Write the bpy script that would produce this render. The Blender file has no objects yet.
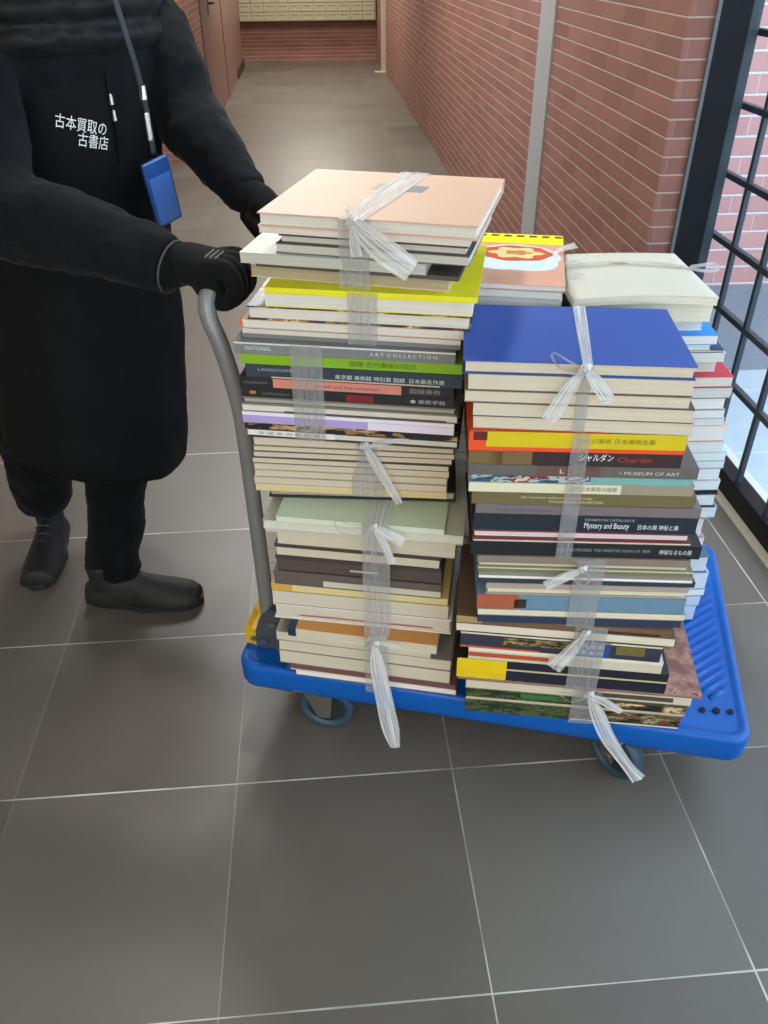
import bpy, bmesh, math, random
from mathutils import Vector, Matrix, Euler
from mathutils.bvhtree import BVHTree
random.seed(7)
PI = math.pi
S = bpy.context.scene
COL = S.collection

# ------------------------------------------------------------------ camera, world, lights, exposure
H = 1.415
cam_d = bpy.data.cameras.new('camera'); cam = bpy.data.objects.new('camera', cam_d); COL.objects.link(cam)
pitch, yaw, roll = math.radians(35.10), math.radians(4.42), math.radians(-0.3746)
fw = Vector((math.sin(yaw)*math.cos(pitch), math.cos(yaw)*math.cos(pitch), -math.sin(pitch)))
rt = Vector((math.cos(yaw), -math.sin(yaw), 0)); up = rt.cross(fw)
rt2 = rt*math.cos(roll)+up*math.sin(roll); up2 = -rt*math.sin(roll)+up*math.cos(roll)
M = Matrix((rt2, up2, -fw)).transposed().to_4x4(); M.translation = (0, 0, H)
cam.matrix_world = M
cam_d.sensor_fit = 'VERTICAL'; cam_d.sensor_height = 24.0; cam_d.lens = 814.27*24.0/1024.0
cam_d.clip_start = 0.05
S.camera = cam
S.view_settings.view_transform = 'Standard'; S.view_settings.look = 'None'
S.view_settings.gamma = 1; S.view_settings.exposure = 0.6
S.view_settings.use_curve_mapping = False

w = bpy.data.worlds.new('daylight'); S.world = w; w.use_nodes = True
bg = w.node_tree.nodes['Background']; bg.inputs[0].default_value = (0.70, 0.84, 1.0, 1); bg.inputs[1].default_value = 4.2

def area(name, loc, sx, sy, power, col, target=None):
    d = bpy.data.lights.new(name, 'AREA'); d.shape = 'RECTANGLE'; d.size = sx; d.size_y = sy
    d.energy = power; d.color = col
    o = bpy.data.objects.new(name, d); o.location = loc; COL.objects.link(o)
    if target:
        o.rotation_euler = (Vector(target)-Vector(loc)).to_track_quat('-Z', 'Y').to_euler()
    return o
WARM = (1.0, 0.965, 0.85)
area('ceiling_panel_or_fill', (-0.02, 2.15, 2.42), 0.16, 0.16, 14, WARM)
area('ceiling_panel_or_fill', (0.0, 6.4, 2.42), 0.5, 0.9, 36, WARM)
area('ceiling_panel_or_fill', (0.0, 10.2, 2.42), 0.5, 0.9, 46, WARM)
area('ceiling_panel_or_fill', (0.0, 12.2, 2.42), 0.9, 0.3, 30, WARM)
area('ceiling_panel_or_fill', (-0.9, -0.6, 2.42), 0.7, 0.7, 8, WARM)
area('ceiling_panel_or_fill', (-0.45, 4.3, 2.42), 0.9, 0.9, 44, (.95, .98, 1.0))  # cool fill added to brighten the right wall and the mid floor
area('front_fill_light', (-0.5, -2.4, 1.5), 2.2, 1.6, 46, (1.0, 0.95, 0.87), target=(0, 1.5, .7))  # unseen fill added behind the camera to light the book fronts

# ------------------------------------------------------------------ materials
def lin(c):
    if isinstance(c, str):
        c = c.lstrip('#'); c = [int(c[i:i+2], 16)/255 for i in (0, 2, 4)]
        c = [x/12.92 if x <= .04045 else ((x+.055)/1.055)**2.4 for x in c]
    return (*c[:3], 1)
def nn(t, typ, **kw):
    n = t.nodes.new(typ)
    for k, v in kw.items(): setattr(n, k, v)
    return n
def math_n(t, op, a, b=None, clamp=False):
    n = nn(t, 'ShaderNodeMath', operation=op, use_clamp=clamp)
    for i, v in enumerate((a, b)):
        if v is None: continue
        if isinstance(v, (int, float)): n.inputs[i].default_value = v
        else: t.links.new(v, n.inputs[i])
    return n.outputs[0]
def mixc(t, fac, a, b):
    n = nn(t, 'ShaderNodeMix', data_type='RGBA')
    for sock, v in ((n.inputs[0], fac), (n.inputs[6], a), (n.inputs[7], b)):
        if isinstance(v, (int, float)): sock.default_value = v
        elif isinstance(v, tuple): sock.default_value = v
        else: t.links.new(v, sock)
    return n.outputs[2]
def noise(t, vec, scale, detail=2, rough=.5):
    n = nn(t, 'ShaderNodeTexNoise'); n.inputs['Scale'].default_value = scale; n.inputs['Detail'].default_value = detail
    n.inputs['Roughness'].default_value = rough
    if vec is not None: t.links.new(vec, n.inputs['Vector'])
    return n
def mapping(t, vec, scale=(1, 1, 1), loc=(0, 0, 0), rot=(0, 0, 0)):
    m = nn(t, 'ShaderNodeMapping'); m.inputs['Scale'].default_value = scale; m.inputs['Location'].default_value = loc
    m.inputs['Rotation'].default_value = rot; t.links.new(vec, m.inputs['Vector']); return m.outputs[0]
def bump(t, h, strength, dist, bsdf):
    b = nn(t, 'ShaderNodeBump'); b.inputs['Strength'].default_value = strength; b.inputs['Distance'].default_value = dist
    t.links.new(h, b.inputs['Height']); t.links.new(b.outputs[0], bsdf.inputs['Normal'])
_mats = {}
def base_mat(name):
    m = bpy.data.materials.new(name); m.use_nodes = True
    return m, m.node_tree, m.node_tree.nodes['Principled BSDF']
def plain(col, rough=.5, metal=0., spec=.5, var=.06, vs=30, bmp=0., coat=0.):
    key = ('plain', str(col), rough, metal, spec, var, vs, bmp, coat)
    if key in _mats: return _mats[key]
    m, t, b = base_mat('mat_%d' % len(_mats))
    tc = nn(t, 'ShaderNodeTexCoord'); n = noise(t, tc.outputs['Object'], vs, 3)
    c = lin(col); lo = tuple(max(0, x*(1-var)) for x in c[:3])+(1,); hi = tuple(min(1, x*(1+var)) for x in c[:3])+(1,)
    t.links.new(mixc(t, n.outputs[0], lo, hi), b.inputs['Base Color'])
    b.inputs['Roughness'].default_value = rough; b.inputs['Metallic'].default_value = metal
    b.inputs['Specular IOR Level'].default_value = spec; b.inputs['Coat Weight'].default_value = coat
    if bmp: bump(t, n.outputs[0], bmp, .01, b)
    _mats[key] = m; return m
def pages(col):
    key = ('pages', col)
    if key in _mats: return _mats[key]
    m, t, b = base_mat('paper_edges_%d' % len(_mats))
    tc = nn(t, 'ShaderNodeTexCoord')
    n = noise(t, mapping(t, tc.outputs['Object'], (2, 2, 900)), 1.0, 2)
    n2 = noise(t, mapping(t, tc.outputs['Object'], (3, 3, 60)), 1.0, 1)
    c = lin(col)
    a = mixc(t, n.outputs[0], tuple(x*.80 for x in c[:3])+(1,), tuple(min(1, x*1.12) for x in c[:3])+(1,))
    a = mixc(t, math_n(t, 'MULTIPLY', n2.outputs[0], .3), a, tuple(x*.78 for x in c[:3])+(1,))
    t.links.new(a, b.inputs['Base Color']); b.inputs['Roughness'].default_value = .8
    b.inputs['Specular IOR Level'].default_value = .2
    bump(t, n.outputs[0], .25, .002, b)
    _mats[key] = m; return m
def print_mat(cols, scale=18, rough=.35):
    """a printed picture cover: blotches of the given colours"""
    key = ('print', tuple(cols), scale, rough)
    if key in _mats: return _mats[key]
    m, t, b = base_mat('printed_cover_%d' % len(_mats))
    tc = nn(t, 'ShaderNodeTexCoord')
    n = noise(t, mapping(t, tc.outputs['Object'], (1, 1, 3)), scale, 3, .6)
    r = nn(t, 'ShaderNodeValToRGB'); r.color_ramp.interpolation = 'CONSTANT'
    els = r.color_ramp.elements
    k = len(cols)
    pos = [0]+[.36+.28*i/(k-1) for i in range(1, k)] if k > 1 else [0]
    els[0].position = 0; els[0].color = lin(cols[0]); els[1].position = pos[1] if k > 1 else 1; els[1].color = lin(cols[min(1, k-1)])
    for i in range(2, k):
        e = els.new(pos[i]); e.color = lin(cols[i])
    t.links.new(n.outputs[0], r.inputs[0]); t.links.new(r.outputs[0], b.inputs['Base Color'])
    b.inputs['Roughness'].default_value = rough
    _mats[key] = m; return m

def brick_mat(name, axis, c1, c2, mortar, z0=1.198, course=.0486, rough=.75, vert=.25, length=.2):
    m, t, b = base_mat(name)
    tc = nn(t, 'ShaderNodeTexCoord'); sp = nn(t, 'ShaderNodeSeparateXYZ'); t.links.new(tc.outputs['Object'], sp.inputs[0])
    u = sp.outputs[1 if axis == 'y' else 0]; z = sp.outputs[2]
    cb = nn(t, 'ShaderNodeCombineXYZ'); t.links.new(u, cb.inputs[0])
    zz = math_n(t, 'SUBTRACT', z, z0-course*40); t.links.new(zz, cb.inputs[1])
    br = nn(t, 'ShaderNodeTexBrick'); br.offset = .5
    t.links.new(cb.outputs[0], br.inputs['Vector'])
    br.inputs['Scale'].default_value = 1; br.inputs['Brick Width'].default_value = length; br.inputs['Row Height'].default_value = course
    br.inputs['Mortar Size'].default_value = .0022; br.inputs['Mortar Smooth'].default_value = .3
    br.inputs['Color1'].default_value = lin(c1); br.inputs['Color2'].default_value = lin(c2)
    mc = lin(mortar); mid = tuple(a*vert+bb*(1-vert) for a, bb in zip(mc[:3], lin(c1)[:3]))+(1,)
    br.inputs['Mortar'].default_value = mid
    fr = math_n(t, 'FRACT', math_n(t, 'DIVIDE', zz, course))
    d = math_n(t, 'ABSOLUTE', math_n(t, 'SUBTRACT', fr, .5))
    g = nn(t, 'ShaderNodeMapRange'); g.inputs[1].default_value = .435; g.inputs[2].default_value = .468; t.links.new(d, g.inputs[0])
    n = noise(t, tc.outputs['Object'], 45, 4, .7); n2 = noise(t, tc.outputs['Object'], 3, 2)
    base = mixc(t, math_n(t, 'MULTIPLY', n.outputs[0], .35), br.outputs[0], tuple(x*.55 for x in lin(c2)[:3])+(1,))
    base = mixc(t, math_n(t, 'MULTIPLY', n2.outputs[0], .25), base, lin(c2))
    col = mixc(t, g.outputs[0], base, mc)
    t.links.new(col, b.inputs['Base Color']); b.inputs['Roughness'].default_value = rough
    b.inputs['Specular IOR Level'].default_value = .3
    h = math_n(t, 'SUBTRACT', math_n(t, 'MULTIPLY', n.outputs[0], .15), g.outputs[0])
    bump(t, h, .5, .004, b)
    return m

def floor_mat(name='slate_tile_floor', chalk=1.0):
    m, t, b = base_mat(name)
    tc = nn(t, 'ShaderNodeTexCoord'); sp = nn(t, 'ShaderNodeSeparateXYZ'); t.links.new(tc.outputs['Object'], sp.inputs[0])
    P = .445
    def joint(s, o):
        a = math_n(t, 'DIVIDE', math_n(t, 'SUBTRACT', s, o-P*60), P)
        f = math_n(t, 'FRACT', a); d = math_n(t, 'MINIMUM', f, math_n(t, 'SUBTRACT', 1.0, f))
        return d, math_n(t, 'FLOOR', a)
    dx, ix = joint(sp.outputs[0], .221); dy, iy = joint(sp.outputs[1], .622)
    mn = noise(t, tc.outputs['Object'], 2.6, 2); fine = noise(t, tc.outputs['Object'], 60, 3)
    def line(d):
        thick = math_n(t, 'MULTIPLY', mn.outputs[0], .0066)
        return math_n(t, 'LESS_THAN', d, thick)
    lx = math_n(t, 'MULTIPLY', line(dx), 1.0); ly = line(dy)
    g = math_n(t, 'MAXIMUM', lx, ly)
    # chalky joint residue is broken up along its length
    brk = nn(t, 'ShaderNodeMapRange'); brk.inputs[1].default_value = .40; brk.inputs[2].default_value = .60
    n3 = noise(t, tc.outputs['Object'], 3.4, 3); t.links.new(n3.outputs[0], brk.inputs[0])
    idn = nn(t, 'ShaderNodeTexWhiteNoise', noise_dimensions='2D'); cb = nn(t, 'ShaderNodeCombineXYZ')
    t.links.new(ix, cb.inputs[0]); t.links.new(iy, cb.inputs[1]); t.links.new(cb.outputs[0], idn.inputs['Vector'])
    cloud = noise(t, tc.outputs['Object'], 5, 4, .6)
    streak = noise(t, mapping(t, tc.outputs['Object'], (4, 60, 1)), 1, 3, .6)
    base = mixc(t, cloud.outputs[0], lin('#4a443d'), lin('#5f584f'))
    base = mixc(t, math_n(t, 'MULTIPLY', streak.outputs[0], .35), base, lin('#57534f'))
    base = mixc(t, math_n(t, 'MULTIPLY', idn.outputs[0], .18), base, lin('#8a857d'))
    sx = nn(t, 'ShaderNodeMapRange'); sx.inputs[1].default_value = -.3; sx.inputs[2].default_value = .25; sx.inputs[3].default_value = .0; sx.inputs[4].default_value = 1.0; t.links.new(sp.outputs[0], sx.inputs[0])
    soft = math_n(t, 'MAXIMUM', sx.outputs[0], ly)
    amt = math_n(t, 'MULTIPLY', math_n(t, 'MULTIPLY', math_n(t, 'ADD', math_n(t, 'MULTIPLY', brk.outputs[0], .8), .2), soft), chalk, True)
    grout = mixc(t, amt, lin('#6e6962'), lin('#cdc9bf'))
    t.links.new(mixc(t, g, base, grout), b.inputs['Base Color'])
    r = nn(t, 'ShaderNodeMapRange'); r.inputs[3].default_value = .34; r.inputs[4].default_value = .50; t.links.new(cloud.outputs[0], r.inputs[0])
    t.links.new(r.outputs[0], b.inputs['Roughness'])
    b.inputs['Specular IOR Level'].default_value = .5
    bump(t, math_n(t, 'SUBTRACT', math_n(t, 'MULTIPLY', fine.outputs[0], .25), g), .15, .002, b)
    return m

def film_mat(name='clear_tape', alpha=.42, col=.78, sp=.16):
    """clear crinkled packing ribbon"""
    m = bpy.data.materials.new(name); m.use_nodes = True; t = m.node_tree; t.nodes.clear()
    out = nn(t, 'ShaderNodeOutputMaterial'); mx = nn(t, 'ShaderNodeMixShader'); tr = nn(t, 'ShaderNodeBsdfTransparent')
    p = nn(t, 'ShaderNodeBsdfPrincipled'); p.inputs['Base Color'].default_value = (col, col, col, 1); p.inputs['Roughness'].default_value = .22
    p.inputs['Specular IOR Level'].default_value = .8
    tc = nn(t, 'ShaderNodeTexCoord')
    n = noise(t, mapping(t, tc.outputs['UV'], (26, 1.2, 1)), 1.0, 3, .6)
    r = nn(t, 'ShaderNodeMapRange'); r.inputs[1].default_value = .3; r.inputs[2].default_value = .7
    r.inputs[3].default_value = alpha-sp; r.inputs[4].default_value = alpha+sp
    t.links.new(n.outputs[0], r.inputs[0]); t.links.new(r.outputs[0], mx.inputs[0])
    tr.inputs[0].default_value = (.90, .89, .87, 1)
    b = nn(t, 'ShaderNodeBump'); b.inputs['Strength'].default_value = .6; b.inputs['Distance'].default_value = .004
    t.links.new(n.outputs[0], b.inputs['Height']); t.links.new(b.outputs[0], p.inputs['Normal'])
    t.links.new(tr.outputs[0], mx.inputs[1]); t.links.new(p.outputs[0], mx.inputs[2]); t.links.new(mx.outputs[0], out.inputs[0])
    return m
def glass_mat(name):
    m = bpy.data.materials.new(name); m.use_nodes = True; t = m.node_tree; t.nodes.clear()
    out = nn(t, 'ShaderNodeOutputMaterial'); mx = nn(t, 'ShaderNodeMixShader'); tr = nn(t, 'ShaderNodeBsdfTransparent')
    gl = nn(t, 'ShaderNodeBsdfGlossy'); gl.inputs['Roughness'].default_value = .02
    lw = nn(t, 'ShaderNodeLayerWeight'); lw.inputs[0].default_value = .5
    fr = math_n(t, 'ADD', math_n(t, 'MULTIPLY', math_n(t, 'POWER', lw.outputs['Facing'], 4.0), .5), .03)
    tr.inputs[0].default_value = (.9, .95, .97, 1)
    t.links.new(fr, mx.inputs[0]); t.links.new(tr.outputs[0], mx.inputs[1]); t.links.new(gl.outputs[0], mx.inputs[2]); t.links.new(mx.outputs[0], out.inputs[0])
    return m
def cloth_mat(name, col, rough=.85, scale=400, b_=.3, sheen=.15):
    m, t, b = base_mat(name); tc = nn(t, 'ShaderNodeTexCoord')
    n = noise(t, tc.outputs['Object'], scale, 2); big = noise(t, tc.outputs['Object'], 9, 3)
    c = lin(col)
    t.links.new(mixc(t, big.outputs[0], tuple(x*.7 for x in c[:3])+(1,), tuple(x*1.3 for x in c[:3])+(1,)), b.inputs['Base Color'])
    b.inputs['Roughness'].default_value = rough; b.inputs['Sheen Weight'].default_value = sheen*.2; b.inputs['Sheen Roughness'].default_value = .5
    b.inputs['Specular IOR Level'].default_value = .14
    h = math_n(t, 'ADD', math_n(t, 'MULTIPLY', n.outputs[0], .05), big.outputs[0])
    bump(t, h, b_, .02, b)
    return m

# ------------------------------------------------------------------ mesh helpers
def link_mesh(name, bm, mat, parent=None, smooth=False, local=None):
    me = bpy.data.meshes.new(name); bm.normal_update(); bm.to_mesh(me); bm.free()
    for m in (mat if isinstance(mat, (list, tuple)) else [mat]): me.materials.append(m)
    if smooth:
        for p in me.polygons: p.use_smooth = True
    o = bpy.data.objects.new(name, me); COL.objects.link(o)
    if parent is not None: o.parent = parent
    return o
def add_box(bm, a, b, bevel=0, seg=2, mi=0):
    r = bmesh.ops.create_cube(bm, size=1); vs = r['verts']
    for v in vs: v.co = Vector([(a[i]+b[i])/2 + v.co[i]*(b[i]-a[i]) for i in range(3)])
    fs = list({f for v in vs for f in v.link_faces})
    if bevel:
        es = list({e for v in vs for e in v.link_edges})
        q = bmesh.ops.bevel(bm, geom=es, offset=bevel, segments=seg, affect='EDGES', profile=.6)
        fs = list(q['faces'])+[f for f in fs if f.is_valid]
    for f in fs: f.material_index = mi
    return vs
def box(name, a, b, mat, parent=None, bevel=0, seg=2):
    bm = bmesh.new(); add_box(bm, a, b, bevel, seg); return link_mesh(name, bm, mat, parent)
def frames(pts):
    out = []; n = None
    for i, p in enumerate(pts):
        a = pts[max(0, i-1)]; c = pts[min(len(pts)-1, i+1)]; t = (c-a).normalized()
        if n is None:
            n = t.orthogonal().normalized()
            ref = Vector((0, 0, 1)) if abs(t.z) < .9 else Vector((1, 0, 0))
            n = (ref - t*ref.dot(t)).normalized()
        else: n = (n-t*n.dot(t)).normalized()
        out.append((p, t, n, t.cross(n)))
    return out
def spline(pts, k=6):
    """Catmull-Rom through points; each point may carry extra numbers"""
    P = [list(p) for p in pts]; out = []
    for i in range(len(P)-1):
        p0 = P[max(i-1, 0)]; p1 = P[i]; p2 = P[i+1]; p3 = P[min(i+2, len(P)-1)]
        for j in range(k):
            s = j/k
            out.append([.5*((2*b)+(-a+c)*s+(2*a-5*b+4*c-d)*s*s+(-a+3*b-3*c+d)*s**3) for a, b, c, d in zip(p0, p1, p2, p3)])
    out.append(P[-1]); return out
def add_tube(bm, pts, seg=16, cap=True, k=6, flat=1.0):
    """pts: (x,y,z,r) or (x,y,z,r,r2)"""
    P = spline(pts, k) if k else [list(p) for p in pts]
    fr = frames([Vector(p[:3]) for p in P]); rings = []
    for p, (c, t, n, b) in zip(P, fr):
        r1 = p[3]; r2 = p[4] if len(p) > 4 else r1*flat
        rings.append([bm.verts.new(c+n*(math.cos(a)*r1)+b*(math.sin(a)*r2)) for a in [2*PI*i/seg for i in range(seg)]])
    for A, B in zip(rings, rings[1:]):
        for i in range(seg): bm.faces.new((A[i], A[(i+1) % seg], B[(i+1) % seg], B[i]))
    if cap:
        bm.faces.new(rings[0][::-1]); bm.faces.new(rings[-1])
    return rings
def tube(name, pts, mat, parent=None, seg=16, k=6, **kw):
    bm = bmesh.new(); add_tube(bm, pts, seg, k=k, **kw); return link_mesh(name, bm, mat, parent, smooth=True)
def add_ellipsoid(bm, c, r, rot=None, seg=20):
    q = bmesh.ops.create_uvsphere(bm, u_segments=seg, v_segments=seg//2+2, radius=1)
    R = (rot or Matrix.Identity(3))
    for v in q['verts']: v.co = R @ Vector((v.co.x*r[0], v.co.y*r[1], v.co.z*r[2])) + Vector(c)
def fuse(name, bm, mat, voxel=.008, smooth=4, parent=None, disp=None):
    """voxel remesh the shapes into one skin and smooth it"""
    o = link_mesh(name, bm, mat)
    md = o.modifiers.new('r', 'REMESH'); md.mode = 'VOXEL'; md.voxel_size = voxel; md.use_smooth_shade = True
    if smooth:
        sm = o.modifiers.new('s', 'SMOOTH'); sm.iterations = smooth; sm.factor = .6
    if disp:
        tx = bpy.data.textures.new(name+'_folds', 'CLOUDS'); tx.noise_scale = disp[1]; tx.noise_depth = 2
        dm = o.modifiers.new('d', 'DISPLACE'); dm.texture = tx; dm.strength = disp[0]; dm.mid_level = .5; dm.texture_coords = 'GLOBAL'
    dg = bpy.context.evaluated_depsgraph_get(); dg.update()
    me = bpy.data.meshes.new_from_object(o.evaluated_get(dg)); old = o.data
    o.modifiers.clear(); o.data = me; bpy.data.meshes.remove(old); me.name = name
    for p in me.polygons: p.use_smooth = True
    if parent is not None: o.parent = parent
    return o
def tag(o, label, cat, group=None):
    o['label'] = label; o['category'] = cat
    if group: o['group'] = group
    return o
def empty(name, loc=(0, 0, 0), rz=0, label=None, cat=None, group=None, parent=None):
    o = bpy.data.objects.new(name, None); o.location = loc; o.rotation_euler = (0, 0, rz); o.empty_display_size = .05
    COL.objects.link(o)
    if parent: o.parent = parent
    if label: tag(o, label, cat, group)
    return o
def struct(o): o['kind'] = 'structure'; return o
def text_mesh(name, body, size, mat, parent=None, loc=(0, 0, 0), rot=(0, 0, 0), extrude=0, align='LEFT', width=None):
    cu = bpy.data.curves.new('t', 'FONT'); cu.body = body; cu.size = size; cu.extrude = extrude
    cu.align_x = align; cu.align_y = 'CENTER'; cu.resolution_u = 2
    o = bpy.data.objects.new('t', cu); COL.objects.link(o)
    dg = bpy.context.evaluated_depsgraph_get(); dg.update()
    me = bpy.data.meshes.new_from_object(o.evaluated_get(dg)); bpy.data.objects.remove(o); bpy.data.curves.remove(cu)
    if width and len(me.vertices):
        xs = [v.co.x for v in me.vertices]; k = width/max(1e-6, max(xs)-min(xs)); x0 = min(xs)
        for v in me.vertices: v.co.x = (v.co.x-(x0 if align == 'LEFT' else 0))*k
    me.materials.clear(); me.materials.append(mat); me.name = name
    r = bpy.data.objects.new(name, me); COL.objects.link(r); r.location = loc; r.rotation_euler = rot
    if parent is not None: r.parent = parent
    return r

# ------------------------------------------------------------------ the setting
M_floor = floor_mat()
def slab(name, a, b, mat, bevel=0): return struct(box(name, a, b, mat, bevel=bevel))
slab('floor', (-3.2, -3.2, -.05), (1.27, 2.56, 0), M_floor)
slab('floor', (-3.2, 2.56, -.05), (1.07, 13.25, 0), floor_mat('corridor_floor', .12))
BR1, BR2, MOR = '#96695d', '#835950', '#ab988c'
M_bry = brick_mat('brick_wall_along', 'y', BR1, BR2, MOR)
M_brx = brick_mat('brick_wall_across', 'x', BR1, BR2, MOR)
def brick_box(name, a, b):
    """brick-faced block: faces take the material of their direction"""
    bm = bmesh.new(); add_box(bm, a, b)
    bm.normal_update()
    for f in bm.faces: f.material_index = 0 if abs(f.normal.x) > .5 else 1
    return struct(link_mesh(name, bm, [M_bry, M_brx]))
brick_box('wall_right', (.985, 2.395, 0), (1.066, 13.25, 2.5))
brick_box('wall_outer', (1.066, 2.565, -.05), (1.20, 13.25, 2.6))
brick_box('wall_far', (-3.2, 13.2, 0), (1.2, 13.4, 2.5))
brick_box('wall_left', (-1.3, 6.86, 0), (-.965, 13.2, 2.5))
M_paint = plain('#cfc8bb', .8, var=.03)
slab('wall_lobby', (-3.2, 6.87, 0), (-1.3, 7.0, 2.5), M_brx)
slab('wall_side', (-3.3, -3.2, 0), (-3.2, 7, 2.5), M_paint)
slab('wall_back', (-3.3, -3.3, 0), (1.3, -3.2, 2.5), M_paint)
slab('ceiling', (-3.3, -3.3, 2.45), (1.27, 13.4, 2.6), M_paint)
# expansion joint strip on the right wall, corner column at the far end
M_strip = plain('#9b9a9a', .5, var=.05)
slab('trim_1', (.976, 3.70, 0), (.986, 3.93, 2.45), M_strip)
slab('trim_2', (.93, 11.95, 0), (.99, 12.02, 2.45), plain('#b3ab93', .5))
brick_box('wall_pier', (.955, 12.02, 0), (.99, 13.2, 2.45))
slab('trim_3', (.84, 11.9, 0), (.99, 12.0, .012), plain('#b9b3a2', .5))
# pinkish steel door in the left wall with a lever handle, panelled wall beyond it
M_door = plain('#80645b', .45, var=.05)
d1 = slab('door_1', (-.964, 8.75, .01), (-.905, 10.1, 2.1), M_door, bevel=.004)
bm = bmesh.new(); add_tube(bm, [(-.905, 8.87, .95, .012), (-.87, 8.87, .95, .012), (-.855, 8.90, .95, .011), (-.855, 9.0, .95, .010)], 10)
add_box(bm, (-.907, 8.835, .86), (-.899, 8.905, 1.04), .003)
hd = link_mesh('door_handle', bm, plain('#4b4640', .35, metal=.8), d1)
slab('wall_panel', (-.964, 10.16, 0), (-.90, 12.7, 2.45), M_door)
slab('baseboard_left', (-.90, 11.55, 0), (-.885, 12.7, .10), plain('#2f2b29', .5))
# entrance post, jamb lining
M_black = plain('#06090c', .55, spec=.22, var=.1)
M_frame = plain('#28343d', .4, var=.1)
slab('trim_4', (1.056, 2.385, 0), (1.066, 2.44, 2.45), plain('#5f6468', .45, metal=.3))
slab('trim_5', (1.066, 2.405, 0), (1.161, 2.56, 2.45), M_black, bevel=.003)
slab('trim_6', (1.161, 2.44, 0), (1.206, 2.60, 2.45), M_frame, bevel=.003)

# fixed window wall with black grille along x = 1.229
win = struct(empty('window_1', (1.229, 0, 0)))
def wp(name, a, b, mat, bevel=.002): return box(name, (a[0], a[1], a[2]), (b[0], b[1], b[2]), mat, win, bevel)
wp('bottom_rail', (-.022, -3.2, 0.0), (.03, 2.56, .070), M_black, .004)
wp('top_rail', (-.022, -3.2, 2.36), (.03, 2.56, 2.45), M_black)
for z in (.305, .478, .66, .838, 1.024, 1.205, 1.388, 1.57, 1.75, 1.93, 2.11):
    wp('grille_bar', (-.012, -3.2, z-.009), (.008, 2.53, z+.009), M_frame, .003)
y = 2.335
while y > -3.1:
    wp('grille_bar', (-.010, y-.008, .068), (.006, y+.008, 2.36), M_frame, .003); y -= .181
wp('pane', (.012, -3.2, .068), (.018, 2.56, 2.37), glass_mat('window_glass'), 0)
slab('trim_7', (1.178, -3.2, 0), (1.2068, 2.40, .005), plain('#a79f90', .6))
slab('window_sill', (1.262, -3.2, -.02), (1.33, 2.56, .018), plain('#b8b2a3', .6, var=.1))
# outside: paving, asphalt, brick building opposite
def ground_mat(name, c1, c2, sc, grid=None):
    m, t, b = base_mat(name); tc = nn(t, 'ShaderNodeTexCoord')
    n = noise(t, tc.outputs['Object'], sc, 5, .75)
    col = mixc(t, n.outputs[0], lin(c1), lin(c2))
    if grid:
        br = nn(t, 'ShaderNodeTexBrick'); br.inputs['Scale'].default_value = 1; br.inputs['Brick Width'].default_value = grid; br.inputs['Row Height'].default_value = grid
        br.offset = 0; br.inputs['Mortar Size'].default_value = .004; t.links.new(tc.outputs['Object'], br.inputs['Vector'])
        col = mixc(t, br.outputs['Fac'], col, lin('#a7b2bb'))
    t.links.new(col, b.inputs['Base Color']); b.inputs['Roughness'].default_value = .8
    return m
slab('ground_paving', (1.27, -6, -.06), (6, 2.87, -.004), ground_mat('outdoor_paving', '#8d969c', '#a3abb0', 9, .45))
slab('ground_asphalt', (1.35, 2.87, -.06), (6, 3.86, -.012), ground_mat('asphalt', '#4e5359', '#7e848b', 70))
M_out = brick_mat('outdoor_brick', 'x', '#c28f88', '#b3827c', '#bfc1c8', z0=.0, course=.085, vert=.9, length=.26)
slab('wall_outdoor', (1.35, 3.84, -.05), (6, 4.0, 3.2), M_out)
slab('wall_opposite', (6, -6, -.05), (6.1, 4, .9), M_out)

# mailbox cabinet on the far wall
M_mb = plain('#a29b82', .5, var=.05); M_mb2 = plain('#8f886f', .5)
mb = empty('mailbox_cabinet', (-.93, 13.03, .505), 0, 'cream steel mailbox cabinet mounted on the brick end wall of the corridor', 'mailbox')
box('cabinet_body', (0, .02, 0), (1.87, .15, .86), M_mb, mb, .004)
for r in range(8):
    for c in range(11):
        x0 = .012+c*.168; z0 = .012+r*.105
        dr = box('mailbox_door', (x0, .004, z0), (x0+.160, .02, z0+.097), M_mb, mb, .003)
        if r < 4: box('slot', (x0+.03, .0, z0+.062), (x0+.13, .0042, z0+.074), M_mb2, dr)

# ------------------------------------------------------------------ platform trolley
A = Vector((-.201, 1.224, 0)); TH = math.radians(-16.55)
E_ = Vector((math.cos(TH), math.sin(TH), 0)); N_ = Vector((-math.sin(TH), math.cos(TH), 0))
M_blue = plain('#0252a4', .42, spec=.35, var=.08, vs=12)
M_grey = plain('#77797a', .35, metal=.15, var=.06)
M_yel = plain('#c9a021', .5, var=.12)
M_steel = plain('#9c9a96', .3, metal=.9)
M_rub = plain('#1c242a', .5, var=.1); M_tyre = plain('#2b4452', .5, var=.1)
M_plate = plain('#4c5157', .42, metal=.3)
tr = empty('platform_trolley', A, TH, 'blue plastic platform trolley with grey tube handle carrying tied stacks of books', 'trolley')
LW, LD, ZT, ZB = .995, .62, .19, .124
bm = bmesh.new()
def rrect(x0, y0, x1, y1, r, z, n=6):
    P = []
    for cx, cy, a0 in ((x1-r, y1-r, 0), (x0+r, y1-r, 90), (x0+r, y0+r, 180), (x1-r, y0+r, 270)):
        for i in range(n+1):
            a = math.radians(a0+90*i/n); P.append((cx+r*math.cos(a), cy+r*math.sin(a), z))
    return P
prof = [(.012, ZB), (.004, ZB+.004), (.001, ZB+.012), (0, ZT-.009), (.002, ZT-.003), (.007, ZT-.0005), (.014, ZT-.0005), (.022, ZT-.004)]
rings = [[bm.verts.new(p) for p in rrect(i-.014, i-.008, LW+.008-i, LD-i, .038-i*.6, z)] for i, z in prof]
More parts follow.
